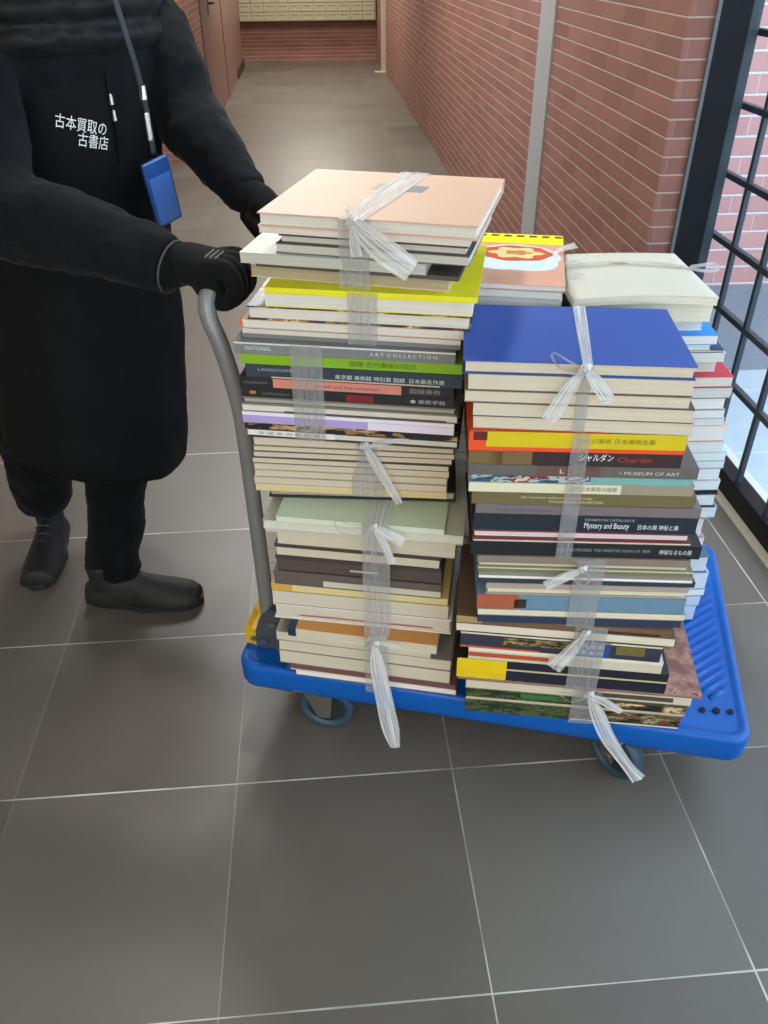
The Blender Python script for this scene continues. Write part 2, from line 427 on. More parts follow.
for a, b in zip(rings, rings[1:]):
    for i in range(len(a)): bm.faces.new((a[i], a[(i+1) % len(a)], b[(i+1) % len(b)], b[i]))
bm.faces.new(rings[-1]); bm.faces.new(rings[0][::-1])
dk = link_mesh('deck', bm, M_blue, tr, smooth=False)
for p in dk.data.polygons: p.use_smooth = len(p.vertices) == 4
# raised anti-slip ribs, running diagonally
bm = bmesh.new()
x0, x1, y0, y1 = .07, LW-.024, .095, LD-.04
c = x0-(y1-y0)
while c < x1:
    # line x = c + (y-y0)
    ya = max(y0, y0+(x0-c)); yb = min(y1, y0+(x1-c))
    if yb-ya > .03:
        a = Vector((c+ya-y0, ya, ZT-.0045)); b = Vector((c+yb-y0, yb, ZT-.0045))
        add_tube(bm, [(*a, .0043, .0075), (*b, .0043, .0075)], 8, k=0)
    c += .026
for v in bm.verts: v.co.z = min(v.co.z, ZT-.0002)
link_mesh('tread', bm, M_blue, dk, smooth=True)
for i in range(3):
    bm = bmesh.new(); bmesh.ops.create_cone(bm, cap_ends=True, segments=16, radius1=.006+.001*(i == 1), radius2=.006+.001*(i == 1), depth=.004)
    for v in bm.verts: v.co += Vector((LW-.077+.0265*i, .060+.003*i, ZT-.0018))
    link_mesh('hole', bm, plain('#06101f', .9), dk)
# casters
def caster(x, y, ang, front_brake):
    cs = empty('caster', (x, y, 0), ang, parent=tr)
    # wheel (torus tyre + hub) rolling about its local x axis
    bm = bmesh.new(); R, W = .061, .017
    prof = [(.040, -.012), (.052, -W), (.058, -W*.8), (R, 0), (.058, W*.8), (.052, W), (.040, .012)]
    rg = []
    for i in range(36):
        a = 2*PI*i/36
        rg.append([bm.verts.new((pw, pr*math.sin(a), R+pr*math.cos(a))) for pr, pw in prof])
    for i in range(36):
        a, b = rg[i], rg[(i+1) % 36]
        for j in range(len(prof)-1): bm.faces.new((a[j], a[j+1], b[j+1], b[j]))
        bm.faces.new((a[-1], a[0], b[0], b[-1]))
    link_mesh('wheel', bm, M_tyre, cs, smooth=True)
    bm = bmesh.new(); q = bmesh.ops.create_cone(bm, cap_ends=True, segments=28, radius1=.041, radius2=.041, depth=.022)
    bmesh.ops.rotate(bm, verts=q['verts'], cent=(0, 0, 0), matrix=Matrix.Rotation(PI/2, 3, 'Y'))
    for v in q['verts']: v.co.z += .061
    add_tube(bm, [(-.024, 0, .061, .012), (.024, 0, .061, .012)], 14, k=0)
    link_mesh('hub', bm, M_rub, cs)
    bm = bmesh.new()
    for s in (-1, 1):
        # tapered fork leg
        pts = [(s*.024, -.012, .048), (s*.024, .014, .048), (s*.024, .045, .122), (s*.024, -.02, .122)]
        A_ = [bm.verts.new(p) for p in pts]; B_ = [bm.verts.new((p[0]+s*.004, p[1], p[2])) for p in pts]
        bm.faces.new(A_); bm.faces.new(B_[::-1])
        for i in range(4): bm.faces.new((A_[i], A_[(i+1) % 4], B_[(i+1) % 4], B_[i]))
    add_box(bm, (-.03, -.02, .120), (.03, .047, .126), .002)
    add_tube(bm, [(0, .015, .124, .022), (0, .015, .134, .022)], 18, k=0)
    add_box(bm, (-.042, -.03, .132), (.042, .06, .137), .002)
    bmesh.ops.recalc_face_normals(bm, faces=bm.faces)
    link_mesh('fork', bm, M_steel, cs)
    bm = bmesh.new(); add_tube(bm, [(-.03, 0, .061, .007), (.03, 0, .061, .007)], 6, k=0)
    link_mesh('axle_bolt', bm, M_steel, cs)
    if front_brake:
        box('brake_pedal', (-.02, .045, .10), (.02, .085, .108), M_plate, cs, .003)
caster(.165, .036, math.radians(92), False)
caster(.775, .036, math.radians(48), False)
caster(.17, .52, math.radians(80), True)
caster(.80, .52, math.radians(80), True)
# fold-down handle: U tube with outward bend, grey side plates, yellow hinge brackets
ZH = .955
hp = [(.036, .075, .235), (.035, .075, .45), (.031, .075, .70), (.023, .075, .785), (.008, .075, .86), (-.007, .077, .905), (-.010, .084, .935), (-.006, .108, ZH), (.002, .15, ZH), (.004, .33, ZH)]
hp = hp+[(x, LD-y, z) for x, y, z in hp[::-1][1:]]
tube('handle_tube', [(x, y, z, .0148) for x, y, z in hp], M_grey, tr, seg=18, k=6)
for yy, sgn in ((.075, -1), (LD-.075, 1)):
    # plate in the e-z plane
    def plate(nm, prof, ya, yb, mat, par):
        bm = bmesh.new(); a = [bm.verts.new((x, ya, z)) for x, z in prof]; b = [bm.verts.new((x, yb, z)) for x, z in prof]
        bm.faces.new(a); bm.faces.new(b[::-1])
        for i in range(len(a)): bm.faces.new((a[i], a[(i+1) % len(a)], b[(i+1) % len(a)], b[i]))
        bmesh.ops.recalc_face_normals(bm, faces=bm.faces); return link_mesh(nm, bm, mat, par)
    pl = plate('side_plate', [(.012, ZT-.001), (.088, ZT-.001), (.075, .235), (.070, .285), (.052, .30), (.026, .27), (.014, .235)], yy-.024, yy-.019, M_plate, tr)
    for bx, bz in ((.032, .213), (.052, .262)):
        bm = bmesh.new(); add_tube(bm, [(bx, yy-.030, bz, .008), (bx, yy-.019, bz, .008)], 6, k=0); link_mesh('bolt', bm, M_steel, pl)
    yb = plate('hinge_bracket', [(-.012, ZT-.004), (.030, ZT-.004), (.032, .215), (.034, .238), (.020, .243), (.012, .230), (.002, .232), (-.008, .243), (-.014, .228)], yy-.018, yy+.04, M_yel, tr)
    plate('release_lever', [(.004, .252), (.030, .248), (.034, .285), (.012, .292)], yy+.016, yy+.045, M_yel, tr)
    bm = bmesh.new(); add_tube(bm, [(.006, yy-.024, .208, .006), (.006, yy-.017, .208, .006)], 6, k=0); link_mesh('bolt', bm, M_steel, yb)

# ------------------------------------------------------------------ books
PW, PC, PG, PY = '#d2ccc0', '#c9bfa9', '#bdb8ae', '#d3c48f'
WHITE = '#e3e0d8'
def book(nm, x, y, ang, wid, z0, z1, kind, depth, cov, page, label, group, spine=None, ct=None, jit=.0, top=None, title=None, panels=(), cat='book'):
    """kind P: soft cover, pages to the front; H: hard cover, pages to the front; S: spine to the front"""
    t = math.radians(ang); ww = wid
    o = empty(nm, (x, y, z0), t+jit, label, cat, group)
    h = z1-z0
    soft = kind in 'PS'
    ct = ct or (.0011 if kind == 'P' else .0024 if kind == 'H' else .0016)
    ct = min(ct, h*.22)
    mc = cov if not isinstance(cov, str) else plain(cov, .55, var=.05)
    ms = mc if spine is None else (spine if not isinstance(spine, str) else plain(spine, .42, var=.05))
    mt = mc if top is None else (top if not isinstance(top, str) else plain(top, .42, var=.05))
    rec = .0008 if kind == 'P' else .0035
    bm = bmesh.new()
    add_box(bm, (0, 0, 0), (ww, depth, ct), mi=0)
    if kind == 'S':
        add_box(bm, (0, 0, ct), (ww, ct, h-ct), mi=1)
    else:
        add_box(bm, (0, depth-ct, ct), (ww, depth, h-ct), mi=1)
    add_box(bm, (0, 0, h-ct), (ww, depth, h), mi=2, bevel=.0006 if ct > .002 else 0, seg=1)
    link_mesh('cover', bm, [mc, ms, mt], o)
    f = ct+.0002 if kind == 'S' else rec; bk = depth-ct-.0002 if kind != 'S' else depth-rec
    bm = bmesh.new()
    vs = add_box(bm, (rec, f, ct+.0001), (ww-rec, bk, h-ct-.0001))
    if kind == 'P':   # slightly sheared leaves of a limp book
        sh = random.uniform(-.002, .002)
        for v in vs:
            if v.co.y < depth/2 and v.co.z > h/2: v.co.x += sh*0.5
    link_mesh('page_block', bm, pages(page), o)
    for (a, b, zb, zt, c) in panels:
        bm = bmesh.new(); add_box(bm, (a*ww, -.0005, zb*h), (b*ww, .0003, zt*h)); link_mesh('spine_panel', bm, c if not isinstance(c, str) else plain(c, .42), o)
    for (s, a, wd, zc, hh, c) in (title or ()):
        text_mesh('spine_title', s, hh*h, plain(c, .5), o, (a*ww, -.0009, zc*h), (PI/2, 0, 0), width=wd*ww)
    return o
GL = 'tied books in the tall stack beside the trolley handle'
GR = 'tied books in the stack topped by the blue book'
GB = 'books in the rear stack under the cream booklet'
GC = 'books in the rear stack under the comic'
DARKP = print_mat(['#1d1a1a', '#3a322c', '#93704a', '#c9b28a', '#5a2f2a'], 22)
BLKP = print_mat(['#15161a', '#1c1b1f', '#8a6a43', '#b59a6b', '#2a2426'], 16)
GRNP = print_mat(['#1a2618', '#2c3a22', '#4d5a33', '#1d1f18', '#5a5f43'], 26)
REDP = print_mat(['#231e1c', '#5a5b3a', '#6d1f23', '#8b8a6a', '#2b2a22'], 24)
MIXP = print_mat(['#2b2f36', '#2e5673', '#9fb0ab', '#6d2f3a', '#c3b997'], 20)
WOOD = print_mat(['#6d4438', '#7d5142', '#8c6150', '#9a6f5d', '#5d3a31'], 30)
L_ROWS = [
 # name, x, y, angle, width, z0, z1, kind, depth, cover, page, label, extras
 ('art_book', -.090, 1.262, -18.5, .334, 1.063, 1.084, 'H', .287, '#cba68f', PW, 'large pale pink hardback lying on top of the stack beside the handle', {}),
 ('book', -.089, 1.262, -18.5, .321, 1.054, 1.0626, 'P', .25, '#d8c3ba', PW, 'thin whitish pink book directly under the large pink hardback', {}),
 ('book', -.060, 1.252, -18.5, .288, 1.040, 1.0536, 'H', .25, '#3b3836', PG, 'white edged book with dark cover line, third from the top beside the handle', {}),
 ('book', -.065, 1.254, -18.5, .296, 1.0255, 1.0396, 'P', .25, '#55504c', PG, 'white edged paperback just above the loose grey-green magazine', {}),
 ('magazine', -.122, 1.262, -17.0, .290, 1.009, 1.0251, 'P', .22, '#b3b5a2', '#b8b6a8', 'grey-green soft magazine sticking out towards the gloved hand', {'top': '#a4a99c'}),
 ('book', -.099, 1.265, -18.5, .318, 1.002, 1.0087, 'S', .25, '#4a3f3b', PW, 'thin dark brown book under the grey-green magazine', {}),
 ('book', -.109, 1.280, -18.5, .315, .981, 1.0017, 'P', .23, '#cfc7b3', '#a89c7e', 'limp beige paperback lying above the bright yellow cover', {}),
 ('book', -.087, 1.230, -13.5, .326, .972, .9806, 'S', .26, '#d8cf12', '#d6d0b0', 'bright yellow covered book below the beige paperback', {}),
 ('book', -.088, 1.230, -13.5, .321, .950, .9717, 'P', .25, '#d9cf2a', PW, 'thick white edged book right under the yellow cover', {}),
 ('book', -.118, 1.237, -13.5, .350, .9272, .9496, 'H', .26, DARKP, PW, 'white edged hardback with a dark patterned cover under the yellow books', {}),
 ('book', -.127, 1.240, -13.5, .352, .9125, .927, 'P', .26, '#c9a08e', PW, 'white paperback with an orange tipped corner beside the handle bend', {'panel': 1}),
 ('book', -.128, 1.240, -13.5, .347, .8965, .912, 'S', .25, '#706f6d', PW, 'plain mid-grey spined book above the wide grey one', {'panels': [(0, 1, .5, 1, '#c3bdb5')]}),
 ('book', -.142, 1.225, -12.5, .351, .877, .896, 'S', .255, '#6e7272', PW, 'wide grey book with pale lettering on top of the lime green spine', {'title': [('NATIONAL', .05, .12, .5, .5, '#c8cccc'), ('A R T  C O L L E C T I O N', .62, .3, .5, .4, '#c9cbca')], 'panels': [(0, 1, .86, 1, '#c9cac4')]}),
 ('book', -.134, 1.222, -12.5, .354, .860, .8768, 'S', .25, '#76a010', PW, 'book with a lime green spine', {'title': [('図録 近代美術の百年', .5, .3, .5, .6, '#3f5c12')]}),
 ('book', -.128, 1.221, -12.5, .349, .837, .8595, 'S', .25, '#25323c', PW, 'dark slate blue spined book under the lime green one', {'title': [('LANDSCAPE', .06, .16, .62, .3, '#9aa6ac'), ('東京都 美術館 特別展 図録  日本画名作選', .42, .5, .35, .38, '#c4cdd2')], 'panels': [(0.12, .9, 0, .10, '#b9ab8f')]}),
 ('book', -.140, 1.224, -12.5, .349, .817, .8365, 'S', .25, '#191619', PW, 'black spined book with a long salmon pink label', {'panels': [(.16, .76, .12, .92, '#c47d6f')], 'title': [('MODERNISM', .02, .11, .5, .3, '#7b6f7a'), ('Renoir and Impressionism', .36, .3, .5, .42, '#6b3b35'), ('図録美術', .80, .14, .5, .5, '#8b8784')]}),
 ('book', -.139, 1.224, -12.5, .349, .8005, .8165, 'S', .25, '#141516', PW, 'black spined book with a dark red patch below the salmon labelled one', {'panels': [(.5, .63, .1, .85, '#701a26'), (.04, .07, .35, .7, '#a8692c')], 'title': [('collection', .1, .13, .5, .4, '#6f7276'), ('● 美術手帖', .80, .16, .5, .5, '#aeb0b0')]}),
 ('book', -.140, 1.224, -12.5, .354, .787, .800, 'H', .25, '#6b6a62', '#a5a092', 'grey edged hardback below the two black spines', {'ct': .003}),
 ('book', -.141, 1.224, -12.5, .358, .774, .7866, 'P', .25, '#8a8478', PW, 'white paperback resting on the purple spine', {'panels': [(.2, .95, .0, .25, '#4e4a45')]}),
 ('book', -.142, 1.224, -12.5, .354, .7525, .7733, 'S', .25, '#a593c6', PW, 'book with a pale purple spine', {'panels': [(0, 1, .7, 1, '#dcd6de'), (.6, 1, 0, .66, '#d7cfe0')]}),
 ('magazine', -.140, 1.224, -12.5, .359, .7415, .752, 'P', .25, BLKP, '#6b563c', 'thin black and tan patterned magazine under the purple spine', {'panels': [(0, 1, 0, .95, BLKP)]}),
 ('book', -.136, 1.222, -12.5, .357, .7255, .741, 'H', .24, '#35332f', PW, 'white edged book above the run of eight cream booklets', {'panels': [(0, .42, .25, .9, '#d8d4cc')], 'title': [('全 国 美 術 館 会 議', .05, .3, .55, .4, '#77736d')]}),
]
EI = ['topmost', 'second from top', 'third from top', 'fourth from top', 'fifth from top', 'sixth from top', 'seventh from top', 'lowest']
PZ = [(-.128, .341, .708, .7235), (-.130, .345, .6965, .7075), (-.131, .342, .6845, .696), (-.134, .340, .6725, .684), (-.133, .340, .659, .672), (-.133, .337, .645, .6585), (-.135, .339, .630, .6445), (-.134, .339, .6155, .6295)]
for i, (x, wd, a, b) in enumerate(PZ):
    L_ROWS.append(('booklet', x, 1.222, -10, wd, a, b, 'P', .24, '#5b544c' if i in (1, 2, 3) else ('#cdb98a' if i == 7 else '#a79b8c'), '#c7baa4' if i < 7 else '#cdbc8e',
                   'cream edged booklet, %s of the eight alike above the pale green cover' % EI[i], {'jit': random.uniform(-.008, .008)}))
L_ROWS += [
 ('book', -.112, 1.232, -8, .335, .593, .6145, 'H', .24, '#1e2420', '#a39e90', 'dark green-black book half hidden under the cream booklets', {'ct': .004}),
 ('magazine', -.100, 1.172, -13, .296, .5803, .5915, 'P', .27, '#c3d0b4', '#cfd2c2', 'pale green magazine tied with a bow halfway down beside the handle post', {}),
 ('book', -.124, 1.180, -13, .354, .561, .580, 'P', .27, '#b8b7a8', '#cbc8b8', 'wide pale book right beneath the pale green magazine', {}),
 ('book', -.124, 1.201, -13, .350, .5475, .5605, 'H', .25, '#5d5d5c', PC, 'grey covered hardback under the wide pale book', {'ct': .0035}),
 ('book', -.103, 1.196, -13, .324, .513, .547, 'P', .23, '#4c463f', PC, 'thick cream edged book in the middle of the stack beside the handle', {}),
 ('book', -.110, 1.198, -13, .307, .4785, .5125, 'H', .23, '#3d3531', PC, 'thick book with a dark brown cover below the thick cream one', {'ct': .007}),
 ('book', -.108, 1.198, -13, .307, .4505, .478, 'S', .24, '#4b413b', PC, 'dark brown spined book with pale scuffs', {'panels': [(.45, .62, .4, .55, '#b8b1a6'), (0, 1, .0, .08, '#231f1d')]}),
 ('book', -.116, 1.199, -13, .315, .4175, .450, 'S', .24, '#5a514a', PC, 'taupe spined book right below the scuffed dark brown one', {'panels': [(.3, 1, .1, .5, '#bfb7a6')]}),
 ('book', -.123, 1.201, -13, .336, .4005, .417, 'P', .25, '#cdb46c', PY, 'yellow edged paperback under the brown spines', {'panels': [(0, .12, .1, .9, '#c79b45')]}),
 ('book', -.124, 1.201, -13, .339, .3665, .400, 'P', .25, '#8d8376', '#c9c0ae', 'thick grey-white book under the yellow edged paperback', {}),
 ('book', -.123, 1.201, -13, .345, .3305, .366, 'H', .26, '#d9d5cb', '#c8c0b1', 'thick white hardback above the orange cover', {'panels': [(.15, .9, .28, .33, '#a3505a')]}),
 ('book', -.098, 1.170, -15, .290, .3075, .330, 'P', .22, '#d5cbb5', PC, 'orange-brown covered book with a navy corner low in the stack by the handle', {'top': '#bf8444'}),
 ('book', -.123, 1.187, -15, .307, .2835, .307, 'P', .22, '#8b8478', PC, 'cream edged book just under the orange-brown cover', {}),
 ('book', -.120, 1.187, -15, .343, .2555, .283, 'P', .24, '#7d766c', PC, 'cream edged book third above the maroon cover', {}),
 ('book', -.121, 1.187, -15, .344, .2215, .255, 'P', .24, '#9a9184', PC, 'thick cream edged book resting on the maroon cover', {}),
 ('book', -.100, 1.181, -15, .334, .2055, .221, 'S', .23, '#6b4642', PC, 'dull maroon spined book second from the deck beside the handle', {'panels': [(0, 1, .0, .18, '#c9c0b4')]}),
 ('book', -.091, 1.179, -15, .327, .1905, .205, 'P', .23, '#8a5a58', WHITE, 'white edged book lying on the blue deck beside the handle', {}),
]
R_ROWS = [
 ('art_book', .196, 1.055, -9.5, .325, .9075, .927, 'H', .217, '#214797', PC, 'royal blue hardback tied on top of the near stack', {'ct': .0013}),
 ('book', .204, 1.054, -9.5, .318, .881, .907, 'P', .21, '#5d564c', PC, 'cream edged book right under the royal blue hardback', {}),
 ('book', .200, 1.054, -9.5, .321, .862, .8805, 'P', .21, '#8a6a60', PC, 'cream edged book second below the royal blue hardback', {}),
 ('book', .213, 1.052, -9.5, .317, .839, .8615, 'P', .21, '#4b463f', PC, 'cream edged book third below the royal blue hardback', {}),
 ('book', .215, 1.052, -9.5, .319, .819, .8385, 'P', .21, '#b5ab99', PC, 'cream edged book lying on the yellow and orange spine', {}),
 ('book', .209, 1.045, -7.5, .320, .7845, .8175, 'S', .22, '#d8481c', PW, 'bright yellow spined book edged in orange', {'panels': [(.08, 1, .22, 1, '#c6b10d'), (.02, .085, .55, .98, '#551a16')], 'title': [('古代の美術 日本美術全集', .5, .36, .6, .3, '#6d6210')]}),
 ('book', .210, 1.045, -7.5, .319, .761, .784, 'S', .22, '#2e1a1b', PW, 'dark maroon spine with white and red lettering under the yellow one', {'panels': [(0, .3, 0, 1, '#6e5836'), (.1, .16, 0.05, .95, '#a08a55')], 'title': [('シャルダン', .52, .16, .6, .6, '#e8e4e2'), ('Chardin', .70, .16, .5, .55, '#a1382f')]}),
 ('art_book', .211, 1.044, -7.5, .346, .742, .7605, 'S', .24, '#5c5650', PW, 'taupe picture spine sticking out below the dark maroon one', {'panels': [(.3, .58, .0, 1, '#62463f')], 'title': [('L', .40, .02, .5, .6, '#cfc9c0'), ('• MUSEUM OF ART', .66, .26, .45, .45, '#c5c2ba')]}),
 ('book', .212, 1.044, -7.5, .338, .7295, .7415, 'S', .23, MIXP, PW, 'thin colourful spine turning teal at one end', {'panels': [(.55, 1, 0, 1, '#6fa09a')]}),
 ('book', .213, 1.044, -7.5, .344, .7105, .729, 'S', .24, '#8f8570', PW, 'book with a long cream label covering half its spine', {'panels': [(0, .68, .02, .92, '#cfcaae')], 'title': [('近代日本美術の展開', .45, .21, .45, .5, '#5f5a45')]}),
 ('book', .219, 1.043, -7.5, .345, .688, .710, 'S', .24, '#665a37', PW, 'olive brown spined book with two lines of pale lettering', {'title': [('the museum collection of paintings', .22, .32, .65, .28, '#c8bd98'), ('MODERN ART EXHIBITION', .35, .24, .3, .3, '#cdbf92')]}),
 ('book', .226, 1.042, -7.5, .350, .670, .6875, 'S', .24, '#6b6263', PW, 'plain grey-brown spine between the olive and the navy books', {'title': [('selected catalogue', .1, .25, .45, .35, '#4d4749')]}),
 ('book', .224, 1.043, -7.5, .352, .6375, .6695, 'S', .24, '#101d29', PW, 'thick navy spine with white English and Japanese lettering', {'title': [('Mystery and Beauty', .50, .20, .40, .5, '#d7dade'), ('日本の美 神秘と美', .74, .18, .35, .34, '#d7dade'), ('EXHIBITION CATALOGUE', .5, .22, .75, .2, '#9aa3aa')]}),
 ('book', .224, 1.043, -7.5, .347, .619, .637, 'H', .24, '#6d1830', '#d0c6be', 'pale edged hardback with a dark red cover under the navy spine', {'ct': .0035}),
 ('book', .225, 1.043, -7.5, .350, .6125, .6185, 'P', .24, '#3a3d36', PC, 'thin cream book squeezed above the black spine', {}),
 ('book', .223, 1.043, -7.5, .371, .5865, .612, 'S', .25, '#101418', PW, 'long black spine with grey lettering above the lower knots', {'title': [('SELECTED PEOPLES  THE CREATIVE VISION OF  美術', .38, .4, .55, .3, '#8e959a'), ('神秘なるもの展', .82, .14, .5, .42, '#d3d6d8')]}),
 ('book', .235, 1.041, -7.5, .346, .5605, .5845, 'H', .24, '#7f756a', '#c9bd9f', 'taupe book just below the long black spine', {'panels': [(0, 1, .42, 1, '#7d7264')]}),
 ('book', .237, 1.041, -7.5, .353, .5505, .560, 'S', .24, '#68704d', PC, 'thin dull green book under the taupe one', {'panels': [(0, 1, .8, 1, '#cfc9a9')]}),
 ('book', .239, 1.041, -7.5, .353, .5375, .550, 'S', .24, '#7f786f', PW, 'grey book with a white lower edge above the thin navy one', {'panels': [(0, 1, 0, .4, '#dfddd6')]}),
 ('book', .240, 1.041, -7.5, .359, .5265, .537, 'S', .24, '#29303d', PC, 'thin navy spined book in the lower half of the near stack', {}),
 ('book', .253, 1.039, -7.5, .338, .5015, .526, 'H', .23, '#a09586', '#d3c9ae', 'cream edged book above the steel blue cover', {'panels': [(0, 1, .55, 1, '#9d9184')]}),
 ('book', .240, 1.041, -7.5, .351, .4685, .501, 'S', .24, '#5f7f93', PC, 'steel blue spined book with an orange end', {'panels': [(0, .2, 0, 1, '#a0553a'), (.18, .24, .1, .7, '#2e2522')]}),
 ('book', .242, 1.040, -7.5, .354, .4535, .468, 'P', .24, '#8d8778', '#d4cab0', 'cream edged book right under the steel blue spine', {}),
 ('book', .243, 1.040, -7.5, .349, .4375, .453, 'S', .24, '#232f49', PW, 'navy covered book near the foot of the near stack', {}),
 ('book', .210, 1.061, -11.5, .371, .4195, .436, 'S', .21, '#69503c', PC, 'brown spined book protruding towards the handle stack', {'panels': [(.0, .12, .1, 1, '#a78a5f'), (.6, .95, .1, .4, '#3b2418')]}),
 ('book', .210, 1.061, -11.5, .381, .399, .419, 'P', .21, '#4e3f33', '#d6cdb8', 'white edged paperback under the protruding brown spine', {}),
 ('book', .219, 1.059, -11.5, .353, .3615, .3985, 'S', .17, '#2b2c3b', PW, 'dark picture spine with yellow squares and white kanji on blue', {'panels': [(.22, .55, .35, .8, print_mat(['#2c2b28', '#8a7a3c', '#b8a24a'], 60)), (.55, .75, .0, 1, '#24487c'), (.78, .92, .3, .85, '#6b6030'), (.0, .4, 0, .12, '#b5532f'), (0, 1, .9, 1, '#cfc4ae')], 'title': [('世界美術', .57, .15, .65, .42, '#cfd8e4'), ('日本美術', .57, .15, .25, .32, '#cfd8e4')]}),
 ('book', .235, 1.056, -11.5, .345, .3325, .361, 'S', .18, '#c3bba8', PW, 'whitish book with an orange-red stripe above the yellow cover', {'panels': [(0, .42, .25, .6, '#b04a26'), (0, 1, .75, 1, '#d9d2bd')]}),
 ('book', .216, 1.060, -11.5, .380, .2835, .332, 'S', .19, '#11151d', '#d8d4c8', 'thick black book with a bright yellow end near the deck', {'panels': [(0, .24, .0, 1, '#d9b80f'), (.24, 1, .52, .60, '#b9ac86'), (.24, 1, 0, .44, '#161b2c'), (0, .24, .16, .2, '#f1e08a')]}),
 ('magazine', .218, 1.059, -11.5, .446, .277, .283, 'P', .20, WOOD, '#9b7a6c', 'wide brown wood-patterned magazine sticking out at the deck end', {}),
 ('book', .234, 1.056, -11.5, .414, .2545, .2765, 'P', .21, '#8f866e', PC, 'beige edged book just below the brown wood-patterned magazine', {'panels': [(.55, .92, .3, .75, '#4a4338')]}),
 ('magazine', .237, 1.055, -11.5, .405, .2285, .254, 'S', .21, GRNP, PC, 'thick dark magazine with a green patch, second from the deck in the near stack', {'panels': [(.25, .42, .5, .85, '#2f6a3f'), (0, 1, .0, .15, '#b9b093'), (.55, 1, 0.2, .8, DARKP)]}),
 ('magazine', .236, 1.056, -11.5, .402, .1905, .228, 'S', .21, GRNP, PC, 'dark green and red patterned magazine lying on the blue deck', {'panels': [(.5, 1, .2, .9, REDP), (0, 1, .92, 1, '#a9a184'), (.5, 1, .02, .1, '#d7cfb4')]}),
]
# rear stack under the cream booklet: front-right corners from the photo, widths around B5
th3 = -3.0
B_R = [
 ('book', .658, .879, .9135, 'P', '#c9c3b0', '#d5cfbd', 'cream edged book right under the cream booklet', {}),
 ('book', .655, .8555, .8785, 'P', '#cfcfcb', '#c9cac8', 'white paperback above the bright blue cover of the rear stack', {'short': .02}),
 ('book', .679, .8375, .855, 'P', '#2490dd', '#cfd0ce', 'bright blue covered book showing at the end of the rear stack', {}),
 ('book', .669, .8275, .837, 'P', '#c9c8c2', '#c3c4c2', 'thin white book under the bright blue one', {}),
 ('book', .695, .8225, .827, 'P', '#27445c', '#c3c4c2', 'thin book with a dark teal corner under the bright blue one', {}),
 ('book', .699, .805, .822, 'P', '#c9c9c6', '#c7c6c2', 'white book two above the red cover', {}),
 ('book', .697, .776, .8045, 'P', '#c5c3bd', '#bfbfbd', 'white book resting on the red cover', {'short': .022}),
 ('book', .725, .7555, .7755, 'P', '#c93a45', '#c7c2bc', 'red covered book protruding from the rear stack', {}),
 ('book', .728, .733, .755, 'P', '#57565a', '#c2c1be', 'white edged book directly below the red one', {}),
 ('book', .721, .7105, .7325, 'P', '#b5b4b0', '#d5d4d0', 'white book second below the red one', {}),
 ('book', .725, .692, .710, 'P', '#8f9298', '#d0d0ce', 'white book third below the red one', {}),
 ('book', .729, .6765, .6915, 'P', '#b9b6ae', '#c9ccce', 'white book just over the salmon cover', {}),
 ('book', .737, .6435, .676, 'P', '#e0a07c', '#d3d2ce', 'thick white book with a salmon cover in the rear stack', {}),
 ('book', .739, .619, .643, 'P', '#a9abae', '#ccd0d3', 'white book right beneath the salmon covered one', {}),
 ('book', .750, .600, .6185, 'P', '#9fc9c8', '#ccd2d6', 'white book with a pale turquoise corner', {}),
 ('book', .751, .5835, .5995, 'P', '#a5a8ac', '#c6cdd2', 'white book beneath the turquoise cornered one', {}),
 ('book', .747, .5565, .583, 'P', '#9da3a8', '#ccd3d8', 'thick white book second below the turquoise cornered one', {}),
 ('book', .752, .5335, .556, 'P', '#a9adb0', '#c9d1d6', 'white book resting on the black edged one', {}),
 ('book', .753, .5255, .533, 'P', '#17191d', '#22262b', 'thin black edged book in the rear stack', {}),
 ('book', .754, .4925, .525, 'H', '#1c2733', '#c7cfd5', 'white book with dark blue covers under the black edged one', {'ct': .003}),
 ('book', .761, .4665, .492, 'P', '#8d99a3', '#c3ccd2', 'white book below the dark blue covers at the open end', {}),
 ('book', .745, .418, .466, 'H', '#7e8a92', '#ccc6c8', 'thick pale hardback low in the rear stack', {}),
 ('book', .752, .3665, .4175, 'P', '#b58aa0', '#d3ced2', 'pale book with a pinkish cover low in the rear stack', {}),
 ('book', .776, .3235, .366, 'H', '#46647a', '#c0c8d0', 'blue-grey hardback sticking out low in the rear stack', {}),
 ('book', .783, .2795, .323, 'P', '#9fb3c6', '#c3cfdb', 'bluish white book near the foot of the rear stack', {}),
 ('book', .785, .2595, .279, 'P', '#55707f', '#d3dde2', 'thin white edged book near the foot of the rear stack', {}),
 ('book', .780, .2315, .259, 'P', '#7f97b5', '#b9c7d8', 'bluish book second from the deck at the back', {}),
 ('book', .776, .1905, .231, 'P', '#8fa6c2', '#bccadb', 'thick bluish book lying on the deck at the back', {}),
]
for nm, x, y, an, wd, z0, z1, k, dp, cv, pg, lb, ex in L_ROWS:
    ex = dict(ex); ex.pop('panel', None)
    if 'jit' not in ex: ex['jit'] = random.uniform(-.004, .004)
    b = book(nm, x, y, an, wd, z0, z1, k, dp, cv, pg, lb, GL, **ex)
    if 'orange tipped' in lb: box('corner_tab', (-.006, .001, .004), (.012, .03, .010), plain('#e0582f', .6), b)
    if 'navy corner' in lb: box('corner_patch', (.0, .0, .0008), (.016, .06, .0230), plain('#16294f', .5), b)
    if nm == 'art_book': PINK = b
for nm, x, y, an, wd, z0, z1, k, dp, cv, pg, lb, ex in R_ROWS:
    ex = dict(ex)
    if 'jit' not in ex: ex['jit'] = random.uniform(-.004, .004)
    b = book(nm, x, y, an, wd, z0, z1, k, dp, cv, pg, lb, GR, **ex)
ct3, st3 = math.cos(math.radians(th3)), math.sin(math.radians(th3))
